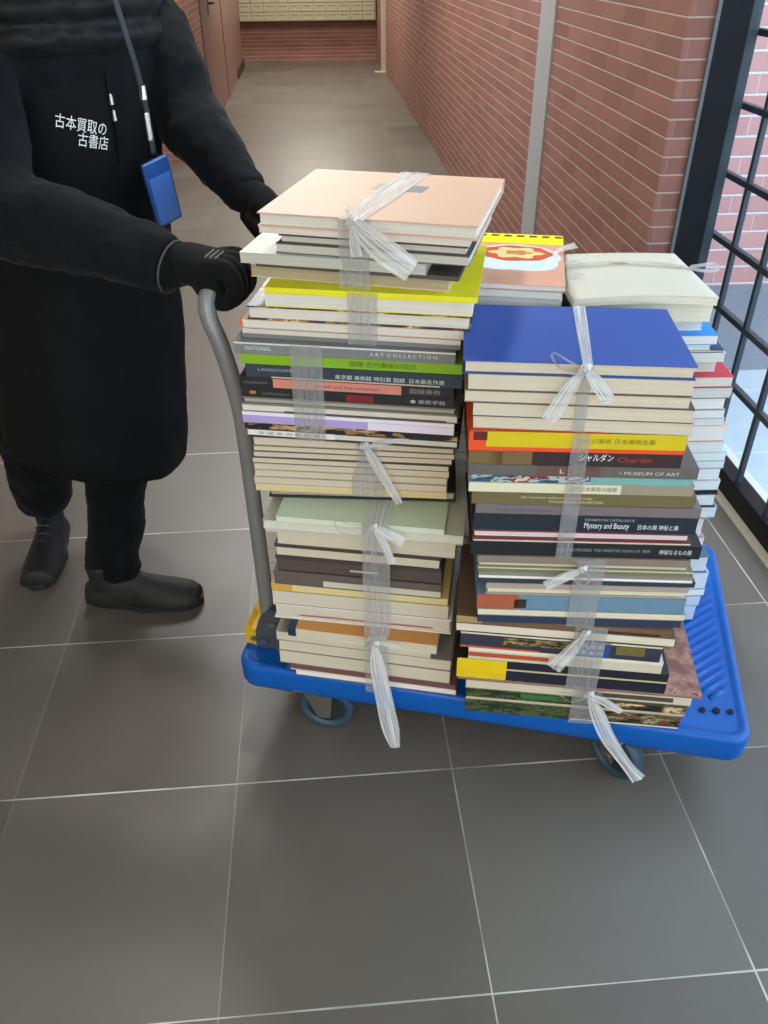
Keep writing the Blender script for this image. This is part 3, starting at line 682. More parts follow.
for nm, xr, z0, z1, k, cv, pg, lb, ex in B_R:
    ex = dict(ex); sh = ex.pop('short', 0); wd = .215+random.uniform(-.008, .008)
    yy = 1.273-(xr-.66)*math.tan(math.radians(3))
    book(nm, xr-wd*ct3-st3*sh, yy-wd*st3+sh, th3, wd, z0, z1, k, .20-sh+random.uniform(-.01, .01), cv, pg, lb, GB, jit=random.uniform(-.006, .006), **ex)

# the limp cream booklet on top of the rear stack (bowed leaves)
ck = empty('booklet', (.414, 1.268, .9142), math.radians(-3), 'limp cream booklet tied with white string on top of the rear stack', 'booklet')
def sheet_block(name, w0, d0, h0, bow, mat, par, zoff=0, sag=None, nx=16, ny=16):
    bm = bmesh.new(); grid = {}
    for lv in (0, 1):
        for i in range(nx+1):
            for j in range(ny+1):
                u, v = i/nx, j/ny
                z = zoff+lv*h0+(sag(u, v) if sag else 0)*(1 if lv else 1)
                x = u*w0; y = v*d0 + bow*4*u*(1-u)*(1-v)
                grid[lv, i, j] = bm.verts.new((x, y, z))
    for i in range(nx):
        for j in range(ny):
            bm.faces.new((grid[1, i, j], grid[1, i+1, j], grid[1, i+1, j+1], grid[1, i, j+1]))
            bm.faces.new((grid[0, i, j], grid[0, i, j+1], grid[0, i+1, j+1], grid[0, i+1, j]))
    for i in range(nx):
        bm.faces.new((grid[0, i, 0], grid[0, i+1, 0], grid[1, i+1, 0], grid[1, i, 0]))
        bm.faces.new((grid[0, i+1, ny], grid[0, i, ny], grid[1, i, ny], grid[1, i+1, ny]))
    for j in range(ny):
        bm.faces.new((grid[0, 0, j+1], grid[0, 0, j], grid[1, 0, j], grid[1, 0, j+1]))
        bm.faces.new((grid[0, nx, j], grid[0, nx, j+1], grid[1, nx, j+1], grid[1, nx, j]))
    return link_mesh(name, bm, mat, par, smooth=False)
sg = lambda u, v: .0045*math.sin(PI*u)*(1-.4*v)
cpm = plain('#bfbcae', .6, var=.02)
sheet_block('page_block', .240, .232, .0125, .004, pages('#d6d0bd'), ck, 0, sg)
cc = sheet_block('cover', .242, .234, .0008, .004, cpm, ck, .0127, sg)
for p in cc.data.polygons: p.use_smooth = True
box('cover_label', (.105, .168, .0187), (.135, .182, .0190), plain('#c3b49a', .6), ck)

# comic and the books under it
cstk = empty('comic_magazine', (.234, 1.324, .936), math.radians(-14), 'comic magazine with a yellow banner, on top of the middle rear stack', 'magazine')
CW, CD = .174, .285
bm = bmesh.new(); add_box(bm, (0, 0, 0), (CW, CD, .0008)); add_box(bm, (0, 0, .0085), (CW, CD, .0093)); add_box(bm, (CW-.001, 0, 0), (CW, CD, .0093))
link_mesh('cover', bm, plain('#cf9c86', .35, var=.08), cstk)
bm = bmesh.new(); add_box(bm, (.001, .001, .001), (CW-.0015, CD-.001, .0083)); link_mesh('page_block', bm, pages('#cfd0cc'), cstk)
def flat_poly(name, pts, z, mat, par):
    bm = bmesh.new(); a = [bm.verts.new((x, y, z)) for x, y in pts]; b = [bm.verts.new((x, y, z+.0003)) for x, y in pts]
    bm.faces.new(a[::-1]); bm.faces.new(b)
    for i in range(len(a)): bm.faces.new((a[i], a[(i+1) % len(a)], b[(i+1) % len(a)], b[i]))
    return link_mesh(name, bm, mat, par)
flat_poly('title_banner', [(.002, .225), (CW-.002, .225), (CW-.002, CD-.001), (.002, CD-.001)], .0094, plain('#e8e312', .35), cstk)
for i in range(7):
    x = .012+i*.024
    flat_poly('banner_mark', [(x, .266), (x+.014, .266), (x+.016, .275), (x+.002, .276)], .0098, plain('#1c1c14', .4), cstk)
def blob(cx, cy, rx, ry, n=28, f=lambda a: 1):
    return [(cx+rx*f(2*PI*i/n)*math.cos(2*PI*i/n), cy+ry*f(2*PI*i/n)*math.sin(2*PI*i/n)) for i in range(n)]
flat_poly('cover_picture', blob(.086, .142, .082, .076, f=lambda a: 1-.10*math.cos(4*a)*(math.sin(a) < 0)), .0094, plain('#c9d8e4', .35), cstk)
flat_poly('cover_picture', blob(.086, .165, .066, .044, f=lambda a: 1+.05*math.cos(7*a)), .0098, plain('#c4512f', .35), cstk)
flat_poly('cover_picture', blob(.086, .166, .045, .030, f=lambda a: 1+.18*math.cos(6*a)), .0102, plain('#dcc88a', .35), cstk)
flat_poly('cover_picture', blob(.090, .166, .022, .012, f=lambda a: 1+.2*math.cos(5*a)), .0106, plain('#b9804a', .35), cstk)
C_ROWS = [(.9225, .9355, '#b9bcc0', '#cfd0cc', 'white edged magazine under the comic'), (.906, .922, '#c7c9c6', '#d3d3cd', 'pale magazine second under the comic'),
          (.890, .9055, print_mat(['#3f7d8d', '#b9c34a', '#d9dcae', '#5aa3c9'], 16), '#a9c3b4', 'teal and yellow printed magazine peeping over the blue hardback')]
z = .890; cols = ['#7d8790', '#b9b2a3', '#4c5a66', '#a2a59d', '#8a7363']
k = 0
while z > .20:
    h = .045+.012*((k*7) % 5)/5; zb = max(.1905, z-h)
    if zb < .22: zb = .1905
    C_ROWS.append((zb, z-.0005, cols[k % 5], '#c5c0b4', 'book hidden in the middle rear stack, number of layers below the comic')); z = zb; k += 1
CL = ['grey covered book fourth under the comic in the middle rear stack', 'beige covered book fifth under the comic in the middle rear stack', 'slate covered book sixth under the comic in the middle rear stack',
      'pale grey book seventh under the comic in the middle rear stack', 'brown covered book eighth under the comic in the middle rear stack', 'grey covered book ninth under the comic in the middle rear stack',
      'beige book tenth under the comic in the middle rear stack', 'slate book eleventh under the comic in the middle rear stack', 'pale book twelfth under the comic in the middle rear stack',
      'brown book thirteenth under the comic in the middle rear stack', 'grey book fourteenth under the comic in the middle rear stack', 'beige book fifteenth under the comic', 'slate book sixteenth under the comic', 'pale book seventeenth under the comic', 'brown book eighteenth under the comic']
for i, (z0, z1, cv, pg, lb) in enumerate(C_ROWS):
    if i >= 3: lb = CL[i-3]
    cw = .172
    book('magazine' if i < 3 else 'book', .232 + (.010 if i > 2 else 0), 1.324+(.03 if i > 2 else 0), -14, cw, z0, z1-.0003, 'P', .25, cv, pg, lb, GC, jit=0)
# low pale stack behind the handle post
GH = 'pale books behind the handle post'
for i, (z0, z1, cv, lb) in enumerate([(.190, .235, '#4c4c50', 'grey covered book lying on the deck behind the handle post'), (.2355, .262, '#8a8d92', 'grey edged book second from the deck behind the handle post'),
                                      (.2625, .300, '#dfe0dc', 'white book sticking out behind the handle post'), (.3005, .345, '#cfcdc6', 'pale book topmost behind the handle post')]):
    book('book', -.182+(.0 if i in (1, 2) else .025), 1.470, -15, .26, z0+.0005, z1, 'P', .25, cv, '#d3d2cd', lb, GH)

# two small photographs printed on the pink cover (child prints)
pk = PINK
HP = 1.084-1.063
flat_poly('cover_print', [(.130, .168), (.163, .166), (.168, .208), (.138, .210)], HP+.0001, plain('#9b948c', .5), pk)
flat_poly('cover_print', [(.187, .165), (.217, .163), (.222, .203), (.194, .205)], HP+.0001, plain('#76808a', .5), pk)

# ------------------------------------------------------------------ clear tape ribbons round each bundle
M_film = film_mat(alpha=.36, col=.50, sp=.12); M_film2 = film_mat('clear_tape_knot', .50, .85, .42)
def strip(bm, P, widths, dirs, k=5, wav=.0, crumple=0):
    pts = spline([list(p)+[w_] + list(d) for p, w_, d in zip(P, widths, dirs)], k) if k else [list(p)+[w_]+list(d) for p, w_, d in zip(P, widths, dirs)]
    nx = 6; rows = []; uvl = bm.loops.layers.uv.verify(); L = 0; prev = None; vv = []
    rs = [random.uniform(-1, 1) for _ in range(nx+1)]
    for i, p in enumerate(pts):
        c = Vector(p[:3]); d = Vector(p[4:7]).normalized(); w_ = p[3]
        if prev is not None: L += (c-prev).length
        prev = c
        a = pts[max(0, i-1)]; b = pts[min(len(pts)-1, i+1)]; t = (Vector(b[:3])-Vector(a[:3])).normalized(); nrm = t.cross(d).normalized()
        rows.append([bm.verts.new(c+d*w_*(j/nx-.5)+nrm*(crumple*rs[j]*(1 if j not in (0, nx) else .3)*(.6+.4*math.sin(L*60+j)))) for j in range(nx+1)]); vv.append(L)
    for i in range(len(rows)-1):
        for j in range(nx):
            f = bm.faces.new((rows[i][j], rows[i][j+1], rows[i+1][j+1], rows[i+1][j]))
            for lp, (u, v) in zip(f.loops, ((j/nx, vv[i]), ((j+1)/nx, vv[i]), ((j+1)/nx, vv[i+1]), (j/nx, vv[i+1]))): lp[uvl].uv = (u, v*6)
def ribbon_part(name, P, widths, dirs, par, k=5, crumple=0, mat=None, thick=.0004):
    bm = bmesh.new(); strip(bm, P, widths, dirs, k, crumple=crumple)
    o = link_mesh(name, bm, mat or M_film, par, smooth=True)
    return o
def tie(label, ang, x, y, zb, zt, s_off, wd, depth, knot=None, tails=(), loops=(), top=False, wbot=None, out=.0028, toptwist=0):
    """ribbon looped vertically round a bundle whose front-left corner line starts at (x,y)"""
    t = math.radians(ang); e = Vector((math.cos(t), math.sin(t), 0)); n = Vector((-math.sin(t), math.cos(t), 0))
    o = empty('tape_ribbon', (x+e.x*s_off, y+e.y*s_off, zb), t, label, 'ribbon', 'clear tape tied round the bundles of books')
    # local frame: X along the front, Y into the stack
    hh = zt-zb; g = .0003
    wb = wbot or wd
    X = (1, 0, 0)
    P = [(0, -out, g), (0, -out, hh*.33), (0, -out, hh*.66), (0, -out, hh-g)]
    ribbon_part('front_band', P, [wb, wb, wd, wd], [X]*4, o, k=3, crumple=.0004)
    if top: ribbon_part('top_band', [(0, -out, hh+.0004), (0, 0, hh+.0016), (toptwist*.5, depth*.5, hh+.0012), (toptwist, depth+out, hh+.0010)], [wd*.8, wd*.8, wd, wd*1.1], [X]*4, o, k=5, crumple=.0006, mat=M_film2)
    ribbon_part('back_band', [(toptwist, depth+out*1.5, hh), (0, depth+out*1.5, 0)], [wd, wd], [X]*2, o, k=0, crumple=0)
    if knot:
        kx, kz = knot; kz -= zb
        bm = bmesh.new(); q = bmesh.ops.create_icosphere(bm, subdivisions=3, radius=.0075)
        for v in bm.verts: v.co = Vector((kx+v.co.x*1.1, -out-.005+v.co.y*.7, kz+v.co.z*.9)) + Vector((1, 1, 1))*0.0016*math.sin(v.co.x*900+v.co.z*700)
        link_mesh('knot', bm, M_film2, o, smooth=True)
        for pts in tails:
            P = [(kx, -out-.006, kz)]+[(kx+a, -out-.006-b, kz+c) for a, b, c, *_ in pts]
            W = [.008]+[q_[3] for q_ in pts]
            D = []
            for i in range(len(P)):
                a = Vector(P[max(0, i-1)]); b = Vector(P[min(len(P)-1, i+1)]); tt = (b-a).normalized(); D.append(tuple(tt.cross(Vector((0, -1, .25))).normalized()))
            ribbon_part('tail', P, W, D, o, k=7, crumple=.0045, mat=M_film2)
        for pts in loops:
            P = [(kx, -out-.006, kz)]+[(kx+a, -out-.006-b, kz+c) for a, b, c in pts]+[(kx, -out-.008, kz)]
            W = [.005]+[.008]*(len(P)-2)+[.005]
            ribbon_part('loop', P, W, [(.25, -.75, .65)]*len(P), o, k=6, crumple=.0012, mat=M_film2)
    return o
tie('clear ribbon tied over the large pink hardback', -18.5, -.122, 1.271, 1.0-.020, 1.084, .184, .048, .29, knot=(.0, 1.0835), top=True, out=.004, toptwist=.03,
    tails=[[(.02, .012, -.012, .03), (.06, .028, -.035, .038), (.095, .026, -.058, .034)], [(-.008, -.02, .004, .012), (-.022, -.045, .004, .014)], [(.004, .004, -.03, .016), (.008, .006, -.05, .018)]], loops=[])
tie('clear ribbon hanging down the front of the yellow covered books', -13.5, -.130, 1.240, .8962, .9808, .197, .046, .26, out=.004)
tie('clear ribbon across the lime green and black spines', -12.5, -.146, 1.226, .725, .8962, .120, .052, .26, out=.0035)
tie('clear ribbon tied round the eight cream booklets', -10, -.137, 1.223, .615, .725, .205, .034, .245, wbot=.056, knot=(-.004, .722), out=.004,
    tails=[[(.018, .004, -.03, .018), (.048, .008, -.085, .015), (.060, .008, -.108, .012)], [(.02, .004, .006, .010), (.05, .008, .016, .009), (.075, .01, .018, .009)]])
tie('clear ribbon with a bow on the pale green magazine', -13, -.126, 1.180, .30+.030, .5922, .205, .050, .29, knot=(-.004, .5925), out=.005, top=True,
    tails=[[(.02, .006, -.03, .016), (.034, .008, -.07, .014)], [(.02, .004, -.006, .018), (.055, .010, -.020, .020)]], loops=[[(-.03, .004, .004), (-.062, .008, .012), (-.055, .012, -.008), (-.02, .010, -.012)]])
tie('clear ribbon with a long twisted tail hanging over the deck edge beside the caster', -15, -.123, 1.187, .1905, .3302, .205, .046, .25, knot=(-.002, .330), out=.020, top=True,
    tails=[[(.008, .010, -.05, .030), (.022, .016, -.14, .034), (.034, .022, -.205, .036), (.044, .022, -.262, .020)], [(.02, -.002, .002, .010), (.05, .002, .001, .008)]], loops=[[(-.018, .004, .012), (-.036, .006, .014), (-.020, .010, .0)]])
tie('white ribbon bow on the royal blue hardback', -9.5, .196, 1.055, .819, .927, .173, .018, .217, knot=(-.004, .924), top=True, out=.0035, toptwist=.012,
    tails=[[(-.018, .004, -.030, .020), (-.042, .008, -.080, .024)], [(.016, .003, -.016, .018), (.036, .006, -.042, .020), (.030, .006, -.048, .010)]], loops=[[(-.020, -.008, .006), (-.045, -.020, .014), (-.036, -.004, -.002), (-.012, .006, -.006)]])
tie('clear ribbon crossing the yellow spine and the navy lettered spine', -7.5, .209, 1.045, .586, .8185, .165, .026, .245, out=.0045)
tie('clear ribbon knotted under the long black spine', -7.5, .235, 1.041, .437, .5855, .185, .048, .245, knot=(-.014, .568), out=.0045,
    tails=[[(-.02, .004, -.008, .016), (-.058, .008, -.030, .018)]], loops=[[(-.010, .012, -.016), (.006, .014, -.020), (.012, .010, -.004)]])
tie('clear ribbon knotted over the spine with white kanji', -11.5, .210, 1.061, .277, .4365, .235, .056, .22, knot=(-.010, .425), out=.0045,
    tails=[[(-.016, .004, -.030, .022), (-.046, .006, -.085, .028)]], loops=[[(-.012, .012, -.018), (.002, .014, -.026), (.012, .010, -.006)]])
tie('clear ribbon with a crinkled tail over the deck edge above the caster', -11.5, .234, 1.056, .1905, .2768, .225, .054, .22, knot=(.002, .276), out=.006,
    tails=[[(.018, .010, -.035, .026), (.045, .020, -.090, .028), (.088, .030, -.150, .022), (.118, .032, -.188, .030)], [(.03, .006, -.010, .016), (.06, .012, -.024, .012)]], loops=[[(-.025, .006, .010), (-.055, .010, .006), (-.030, .012, -.010)]])
# flat string round the cream booklet
sr = empty('tape_ribbon', (.414, 1.268, .934), math.radians(-3), 'white string bow crossing the limp cream booklet', 'ribbon', 'clear tape tied round the bundles of books')
Yd = (0, 1, 0)
ribbon_part('top_band', [(-.004, .150, -.006), (.004, .152, -.0035), (.06, .160, .0005), (.12, .163, .0015), (.18, .158, .0005), (.238, .145, -.0035), (.246, .143, -.008)], [.022, .022, .018, .014, .016, .018, .018], [Yd]*7, sr, crumple=.0006)
ribbon_part('loop', [(.238, .140, -.003), (.262, .126, -.004), (.285, .122, 0.0), (.282, .140, .004), (.258, .142, .001), (.24, .141, -.001)], [.006]*6, [(0, .2, 1)]*6, sr, mat=M_film2)
ribbon_part('tail', [(.004, .155, .0), (-.004, .168, .008), (.010, .185, .018), (.045, .200, .022)], [.008, .016, .026, .034], [Yd]*4, sr, crumple=.003, mat=M_film2)
ribbon_part('tail', [(.004, .150, .0), (.014, .125, .003), (.030, .095, .003)], [.008, .018, .020], [(1, 0, 0)]*3, sr, crumple=.0015, mat=M_film)
bm = bmesh.new(); bmesh.ops.create_icosphere(bm, subdivisions=2, radius=.006)
for v in bm.verts: v.co += Vector((.004, .153, .002))
link_mesh('knot', bm, M_film2, sr, smooth=True)

# ------------------------------------------------------------------ the person
M_navy = cloth_mat('navy_knit', '#0d0e12', .9)
M_dark = cloth_mat('black_nylon', '#090a0b', .8, 200, .5, .03)
M_vest = cloth_mat('puffer_nylon', '#19191a', .5, 120, .35, .1)
M_trs = cloth_mat('black_trousers', '#07080a', .9)
M_glv = cloth_mat('black_glove', '#0c0d0e', .85, 500, .3)
M_shoe = plain('#0d0d0e', .68, var=.2, bmp=.2)
M_sole = plain('#141415', .7)
M_skin = plain('#b98a70', .5, var=.05)
F = Vector((.70, -.714, 0)); Rr_ = Vector((-.714, -.70, 0)); U = Vector((0, 0, 1))   # facing, the person's right, up
person = empty('person', (-.60, 1.78, 0), 0, 'person in black puffer vest, long dark apron and gloves pushing the trolley', 'person')
PO = Vector((-.60, 1.78, 0))
def V(x, y, z): return Vector((x, y, z))
shR, elR, wrR = V(-.592, 1.668, 1.305), V(-.540, 1.505, 1.045), V(-.248, 1.368, .972)
shL, elL, wrL = V(-.322, 1.925, 1.315), V(-.262, 1.86, 1.13), V(-.135, 1.685, 1.005)
C0, C1, C2 = V(-.50, 1.82, .88), V(-.475, 1.81, 1.10), V(-.455, 1.795, 1.30)
def add_torso(bm, grow=0, zs=None):
    rings = []; seg = 28
    for z, cx, cy, a, b in (zs or [(.80, -.515, 1.82, .165, .125), (.90, -.505, 1.82, .172, .130), (1.0, -.490, 1.815, .165, .125), (1.12, -.475, 1.81, .172, .128), (1.24, -.462, 1.80, .185, .130), (1.33, -.455, 1.797, .188, .118), (1.375, -.452, 1.795, .150, .10), (1.405, -.450, 1.793, .10, .08), (1.43, -.448, 1.79, .065, .065)]):
        rings.append([bm.verts.new(V(cx, cy, z)+Rr_*(math.cos(2*PI*i/seg)*(a+grow))+F*(math.sin(2*PI*i/seg)*(b+grow))) for i in range(seg)])
    for A_, B_ in zip(rings, rings[1:]):
        for i in range(seg): bm.faces.new((A_[i], A_[(i+1) % seg], B_[(i+1) % seg], B_[i]))
    bm.faces.new(rings[0][::-1]); bm.faces.new(rings[-1])
    return rings
def limb(bm, P, seg=14): add_tube(bm, [(*p, r) for p, r in P], seg, k=5)
def mid(a, b, s, off=(0, 0, 0)): return a+(b-a)*s+Vector(off)
def rel(o):
    """keep world placement when parented to the person"""
    o.parent = person; o.matrix_parent_inverse = Matrix.Translation(-PO); return o
hipA, knA, anA = V(-.445, 1.87, .86), V(-.500, 1.745, .48), V(-.560, 1.685, .10)
hipB, knB, anB = V(-.575, 1.77, .86), V(-.735, 1.87, .48), V(-.812, 1.965, .10)
# body: one continuous surface, mostly under the clothing
bm = bmesh.new(); add_torso(bm, -.02)
for a, b, c in ((hipA, knA, anA), (hipB, knB, anB)): limb(bm, [(a, .078), (mid(a, b, .5), .066), (b, .052), (mid(b, c, .4), .050), (c, .036)])
for a, b, c in ((shR, elR, wrR), (shL, elL, wrL)): limb(bm, [(a, .045), (mid(a, b, .5), .040), (b, .035), (mid(b, c, .5), .033), (c, .026)])
neck = V(-.445, 1.79, 1.42); head = V(-.425, 1.765, 1.56)
limb(bm, [(neck-U*.04, .058), (neck+U*.04, .052), (head-U*.03, .055)])
hr = Matrix((Rr_, F, U)).transposed()
tilt = Matrix.Rotation(math.radians(-22), 3, Rr_) @ hr
add_ellipsoid(bm, head, (.075, .092, .112), tilt, 24)
def hv(x, y, z): return head + tilt @ Vector((x, y, z))
add_ellipsoid(bm, hv(0, .045, -.055), (.052, .050, .050), tilt)       # jaw
add_tube(bm, [(*hv(0, .088, .012), .009), (*hv(0, .104, -.020), .013), (*hv(0, .092, -.030), .010)], 8, k=3)   # nose
for s in (-1, 1): add_ellipsoid(bm, hv(s*.076, -.005, -.008), (.010, .018, .030), tilt, 10)
add_ellipsoid(bm, hv(0, .089, -.055), (.022, .008, .007), tilt, 10)
rel(fuse('body', bm, M_skin, .007, 4))
# hair
bm = bmesh.new(); add_ellipsoid(bm, hv(0, -.012, .022), (.084, .098, .104), tilt, 24)
bmesh.ops.bisect_plane(bm, geom=bm.verts[:]+bm.edges[:]+bm.faces[:], plane_co=hv(0, .030, .040), plane_no=(tilt @ Vector((0, .93, -.37))).normalized(), clear_outer=True)
bmesh.ops.holes_fill(bm, edges=bm.edges[:])
rel(fuse('hair', bm, plain('#191513', .6, var=.3, vs=200), .006, 3))
for s in (-1, 1):
    bm = bmesh.new(); add_ellipsoid(bm, hv(s*.030, .084, .008), (.012, .008, .007), tilt, 10); rel(link_mesh('eye', bm, plain('#241a16', .2), None, True))
    bm = bmesh.new(); add_tube(bm, [(*hv(s*.016, .089, .027), .0022), (*hv(s*.032, .088, .033), .003), (*hv(s*.050, .074, .028), .0018)], 8, k=3); rel(link_mesh('eyebrow', bm, plain('#1c1614', .7), None, True))
bm = bmesh.new(); add_tube(bm, [(*hv(-.022, .088, -.056), .0022), (*hv(0, .097, -.054), .0045), (*hv(.022, .088, -.056), .0022)], 8, k=4); rel(link_mesh('lips', bm, plain('#96584c', .5), None, True))
# trousers
bm = bmesh.new()
limb(bm, [(hipA+U*.06, .10), (hipA, .105), (mid(hipA, knA, .5), .092), (knA, .078), (mid(knA, anA, .5), .072), (mid(knA, anA, .9, (-.005, 0, 0)), .066), (anA-U*.022, .060)], 20)
limb(bm, [(hipB+U*.06, .10), (hipB, .105), (mid(hipB, knB, .5), .098), (knB, .090), (mid(knB, anB, .5), .086), (mid(knB, anB, .8), .076), (anB+U*.035, .066)], 20)
add_ellipsoid(bm, V(-.51, 1.82, .87), (.17, .15, .11))
add_tube(bm, [(*(anA+V(-.03, .01, .05)), .045), (*(anA+V(-.060, .012, -.008)), .022)], 12, k=4)   # gathered hem at the heel
rel(fuse('trousers', bm, M_trs, .008, 4, disp=(.022, .07)))
# sweater: torso with both sleeves
bm = bmesh.new(); add_torso(bm, .0)
limb(bm, [(mid(shR, C2, .45), .078), (mid(shR, C2, .15), .076), (shR-U*.03, .074), (mid(shR, elR, .5), .072), (elR+V(-.005, -.0, -.005), .076), (mid(elR, wrR, .45), .068), (mid(elR, wrR, .85), .054), (wrR, .048)], 20)
limb(bm, [(mid(shL, C2, .45), .076), (mid(shL, C2, .15), .074), (shL-U*.03, .072), (mid(shL, elL, .5), .076), (elL, .072), (mid(elL, wrL, .45), .062), (mid(elL, wrL, .85), .047), (wrL, .042)], 20)
limb(bm, [(neck-U*.06, .085), (neck, .075), (neck+U*.025, .068)], 20)
rel(fuse('sweater', bm, M_navy, .007, 5, disp=(.016, .05)))
# quilted vest: puffed rows, ends just above the waist
zs = []
z = 1.252;
while z < 1.415:
    row = .048
    for q_, gq in ((0, .002), (.25, .014), (.5, .018), (.75, .014)):
        zz = z+row*q_; s = (zz-.8)/.63
        aa = .178+.014*min(1, max(0, (zz-1.1)/.15))-(max(0, zz-1.33)/.10)**1.5*.085
        bb = .134-(max(0, zz-1.33)/.10)**1.5*.045
        zs.append((zz, -.475+.028*(zz-1.12)/.3, 1.81-.02*(zz-1.12)/.3, aa+gq, bb+gq))
    z += row
bm = bmesh.new(); add_torso(bm, 0, zs)
vest = rel(fuse('vest', bm, M_vest, .006, 2, disp=(.014, .045)))
# long apron coat from the waist to below the knee
bm = bmesh.new(); seg = 40; rings = []
ap = [(1.225, -.475, 1.808, .183, .138), (1.10, -.478, 1.81, .185, .142), (.98, -.490, 1.805, .190, .150), (.84, -.505, 1.79, .205, .168), (.70, -.520, 1.775, .215, .178), (.55, -.535, 1.765, .222, .182), (.46, -.545, 1.755, .220, .178), (.40, -.545, 1.745, .205, .165)]
for z, cx, cy, a, b in ap:
    r = []
    for i in range(seg):
        an = 2*PI*i/seg; f = 1+.020*math.sin(an*7+z*3)*(1 if z < .9 else .3)
        # F component
        p = V(cx, cy, z)+Rr_*(math.cos(an)*a*f)+F*(math.sin(an)*b*f)
        if z < .5: p.z += (.062*math.cos(an) - .03*math.sin(an)+.02)*(.5-z)/.1
        r.append(bm.verts.new(p))
    rings.append(r)
for A_, B_ in zip(rings, rings[1:]):
    for i in range(seg): bm.faces.new((A_[i], B_[i], B_[(i+1) % seg], A_[(i+1) % seg]))
apr = link_mesh('apron_coat', bm, M_dark, None, smooth=True)
ss = apr.modifiers.new('s', 'SUBSURF'); ss.levels = ss.render_levels = 2
tx = bpy.data.textures.new('apron_folds', 'CLOUDS'); tx.noise_scale = .12
dm = apr.modifiers.new('d', 'DISPLACE'); dm.texture = tx; dm.strength = .022; dm.texture_coords = 'GLOBAL'
so = apr.modifiers.new('t', 'SOLIDIFY'); so.thickness = .006; so.offset = -1
dg = bpy.context.evaluated_depsgraph_get(); dg.update()
me = bpy.data.meshes.new_from_object(apr.evaluated_get(dg)); apr.modifiers.clear(); apr.data = me
for p in me.polygons: p.use_smooth = True
rel(apr)
bvh = BVHTree.FromObject(apr, bpy.context.evaluated_depsgraph_get())
def drape(o, off=.0025):
    """lay a flat print against the cloth it is printed on"""
    mw = o.matrix_world.copy(); inv = mw.inverted(); d = (mw.to_3x3() @ Vector((0, 0, 1))).normalized()
    for v in o.data.vertices:
        p = mw @ v.co; hit = bvh.ray_cast(p+d*.3, -d)
        if hit[0] is not None: v.co = inv @ (hit[0]+d*off)
# lettering on the chest of the apron
M_wt = plain('#dcdcd8', .6)
def chest_text(s, size, pos, width):
    o = text_mesh('lettering', s, size, M_wt, None, align='CENTER', width=None)
    xs = [v.co.x for v in o.data.vertices]; k = width/(max(xs)-min(xs))
    for v in o.data.vertices: v.co.x *= k
    zax = V(.42, -.90, .0).normalized(); xax = U.cross(zax).normalized(); xax = (xax + U*(-.28)).normalized(); yax = zax.cross(xax)
    mt = Matrix((xax, yax, zax)).transposed().to_4x4(); mt.translation = pos
    o.matrix_world = mt; bpy.context.view_layer.update(); drape(o); return rel(o)
chest_text('古本買取の', .026, V(-.418, 1.66, 1.138), .092)
chest_text('古書店', .026, V(-.401, 1.66, 1.108), .056)
# front zip with two pullers
def on_apron(x, z, d=.002):
    hit = bvh.ray_cast(V(x, 1.715, z)+F*.3, -F); return hit[0]+F*d if hit[0] is not None else V(x, 1.66, z)
bm = bmesh.new(); add_tube(bm, [(*on_apron(-.374-.008*i/7, 1.215-.150*i/7), .0012, .0032) for i in range(8)], 8, k=3)
zz = rel(link_mesh('zip', bm, plain('#060606', .4, metal=.5)))
for zp in (1.185, 1.158):
    p = on_apron(-.376, zp, .004); bm = bmesh.new(); add_tube(bm, [(*p, .003), (*(p-U*.018), .004)], 8, k=0)
    q = link_mesh('zip_puller', bm, plain('#b9b9b4', .3, metal=.7)); rel(q)
# shoes
def shoe(heel, toe, par):
    o = empty('shoe', heel, math.atan2((toe-heel).y, (toe-heel).x), parent=None)
    L = (toe-heel).length
    bm = bmesh.new()
    # upper: rings along the shoe
    secs = [(-.002, .030, .030, .045), (.03, .038, .040, .075), (.08, .038, .040, .098), (.13, .040, .037, .085), (.18, .050, .030, .066), (.23, .052, .026, .056), (.27, .047, .020, .047), (L, .030, .014, .034)]
    rr = []
    for x, wy, _, hz in secs:
        rr.append([bm.verts.new((x, math.cos(a)*wy, .012+max(0, math.sin(a))*hz+min(0, math.sin(a))*.004)) for a in [2*PI*i/18 for i in range(18)]])
    for A_, B_ in zip(rr, rr[1:]):
        for i in range(18): bm.faces.new((A_[i], A_[(i+1) % 18], B_[(i+1) % 18], B_[i]))
    bm.faces.new(rr[0][::-1]); bm.faces.new(rr[-1])
    add_tube(bm, [(.055, 0, .06, .038), (.050, 0, .13, .040)], 16, k=0)
    u = fuse('upper', bm, M_shoe, .005, 3); u.parent = o
    bm = bmesh.new(); n = 24
    pr = []
    for i in range(n):
        a = 2*PI*i/n; x = L/2+math.cos(a)*(L/2+.006); wy = (.050 if math.cos(a) > -.1 else .040)*(1 if abs(math.cos(a)) < .8 else .95)
        wy *= abs(math.sin(a))**.65*math.copysign(1, math.sin(a)); pr.append((x, wy))
    a = [bm.verts.new((x, y, .0005)) for x, y in pr]; b = [bm.verts.new((x*1.0, y*1.05, .022)) for x, y in pr]
    bm.faces.new(a[::-1]); bm.faces.new(b)
    for i in range(n): bm.faces.new((a[i], a[(i+1) % n], b[(i+1) % n], b[i]))
    s_ = link_mesh('sole', bm, M_sole, o, smooth=False)
    bm = bmesh.new()
    for i in range(4):
        x = .12+.022*i; z = .102-.011*i
        add_tube(bm, [(x, -.022, z-.010, .0026), (x+.004, 0, z+.002, .0026), (x, .022, z-.010, .0026)], 6, k=3)
    link_mesh('laces', bm, plain('#2c2c2d', .7), o, smooth=True)
    o.parent = person; o.matrix_parent_inverse = Matrix.Translation(-PO)
    return o
shoe(V(-.645, 1.676, 0), V(-.352, 1.645, 0), person)
shoe(V(-.800, 2.005, 0), V(-.792, 1.728, 0), person)
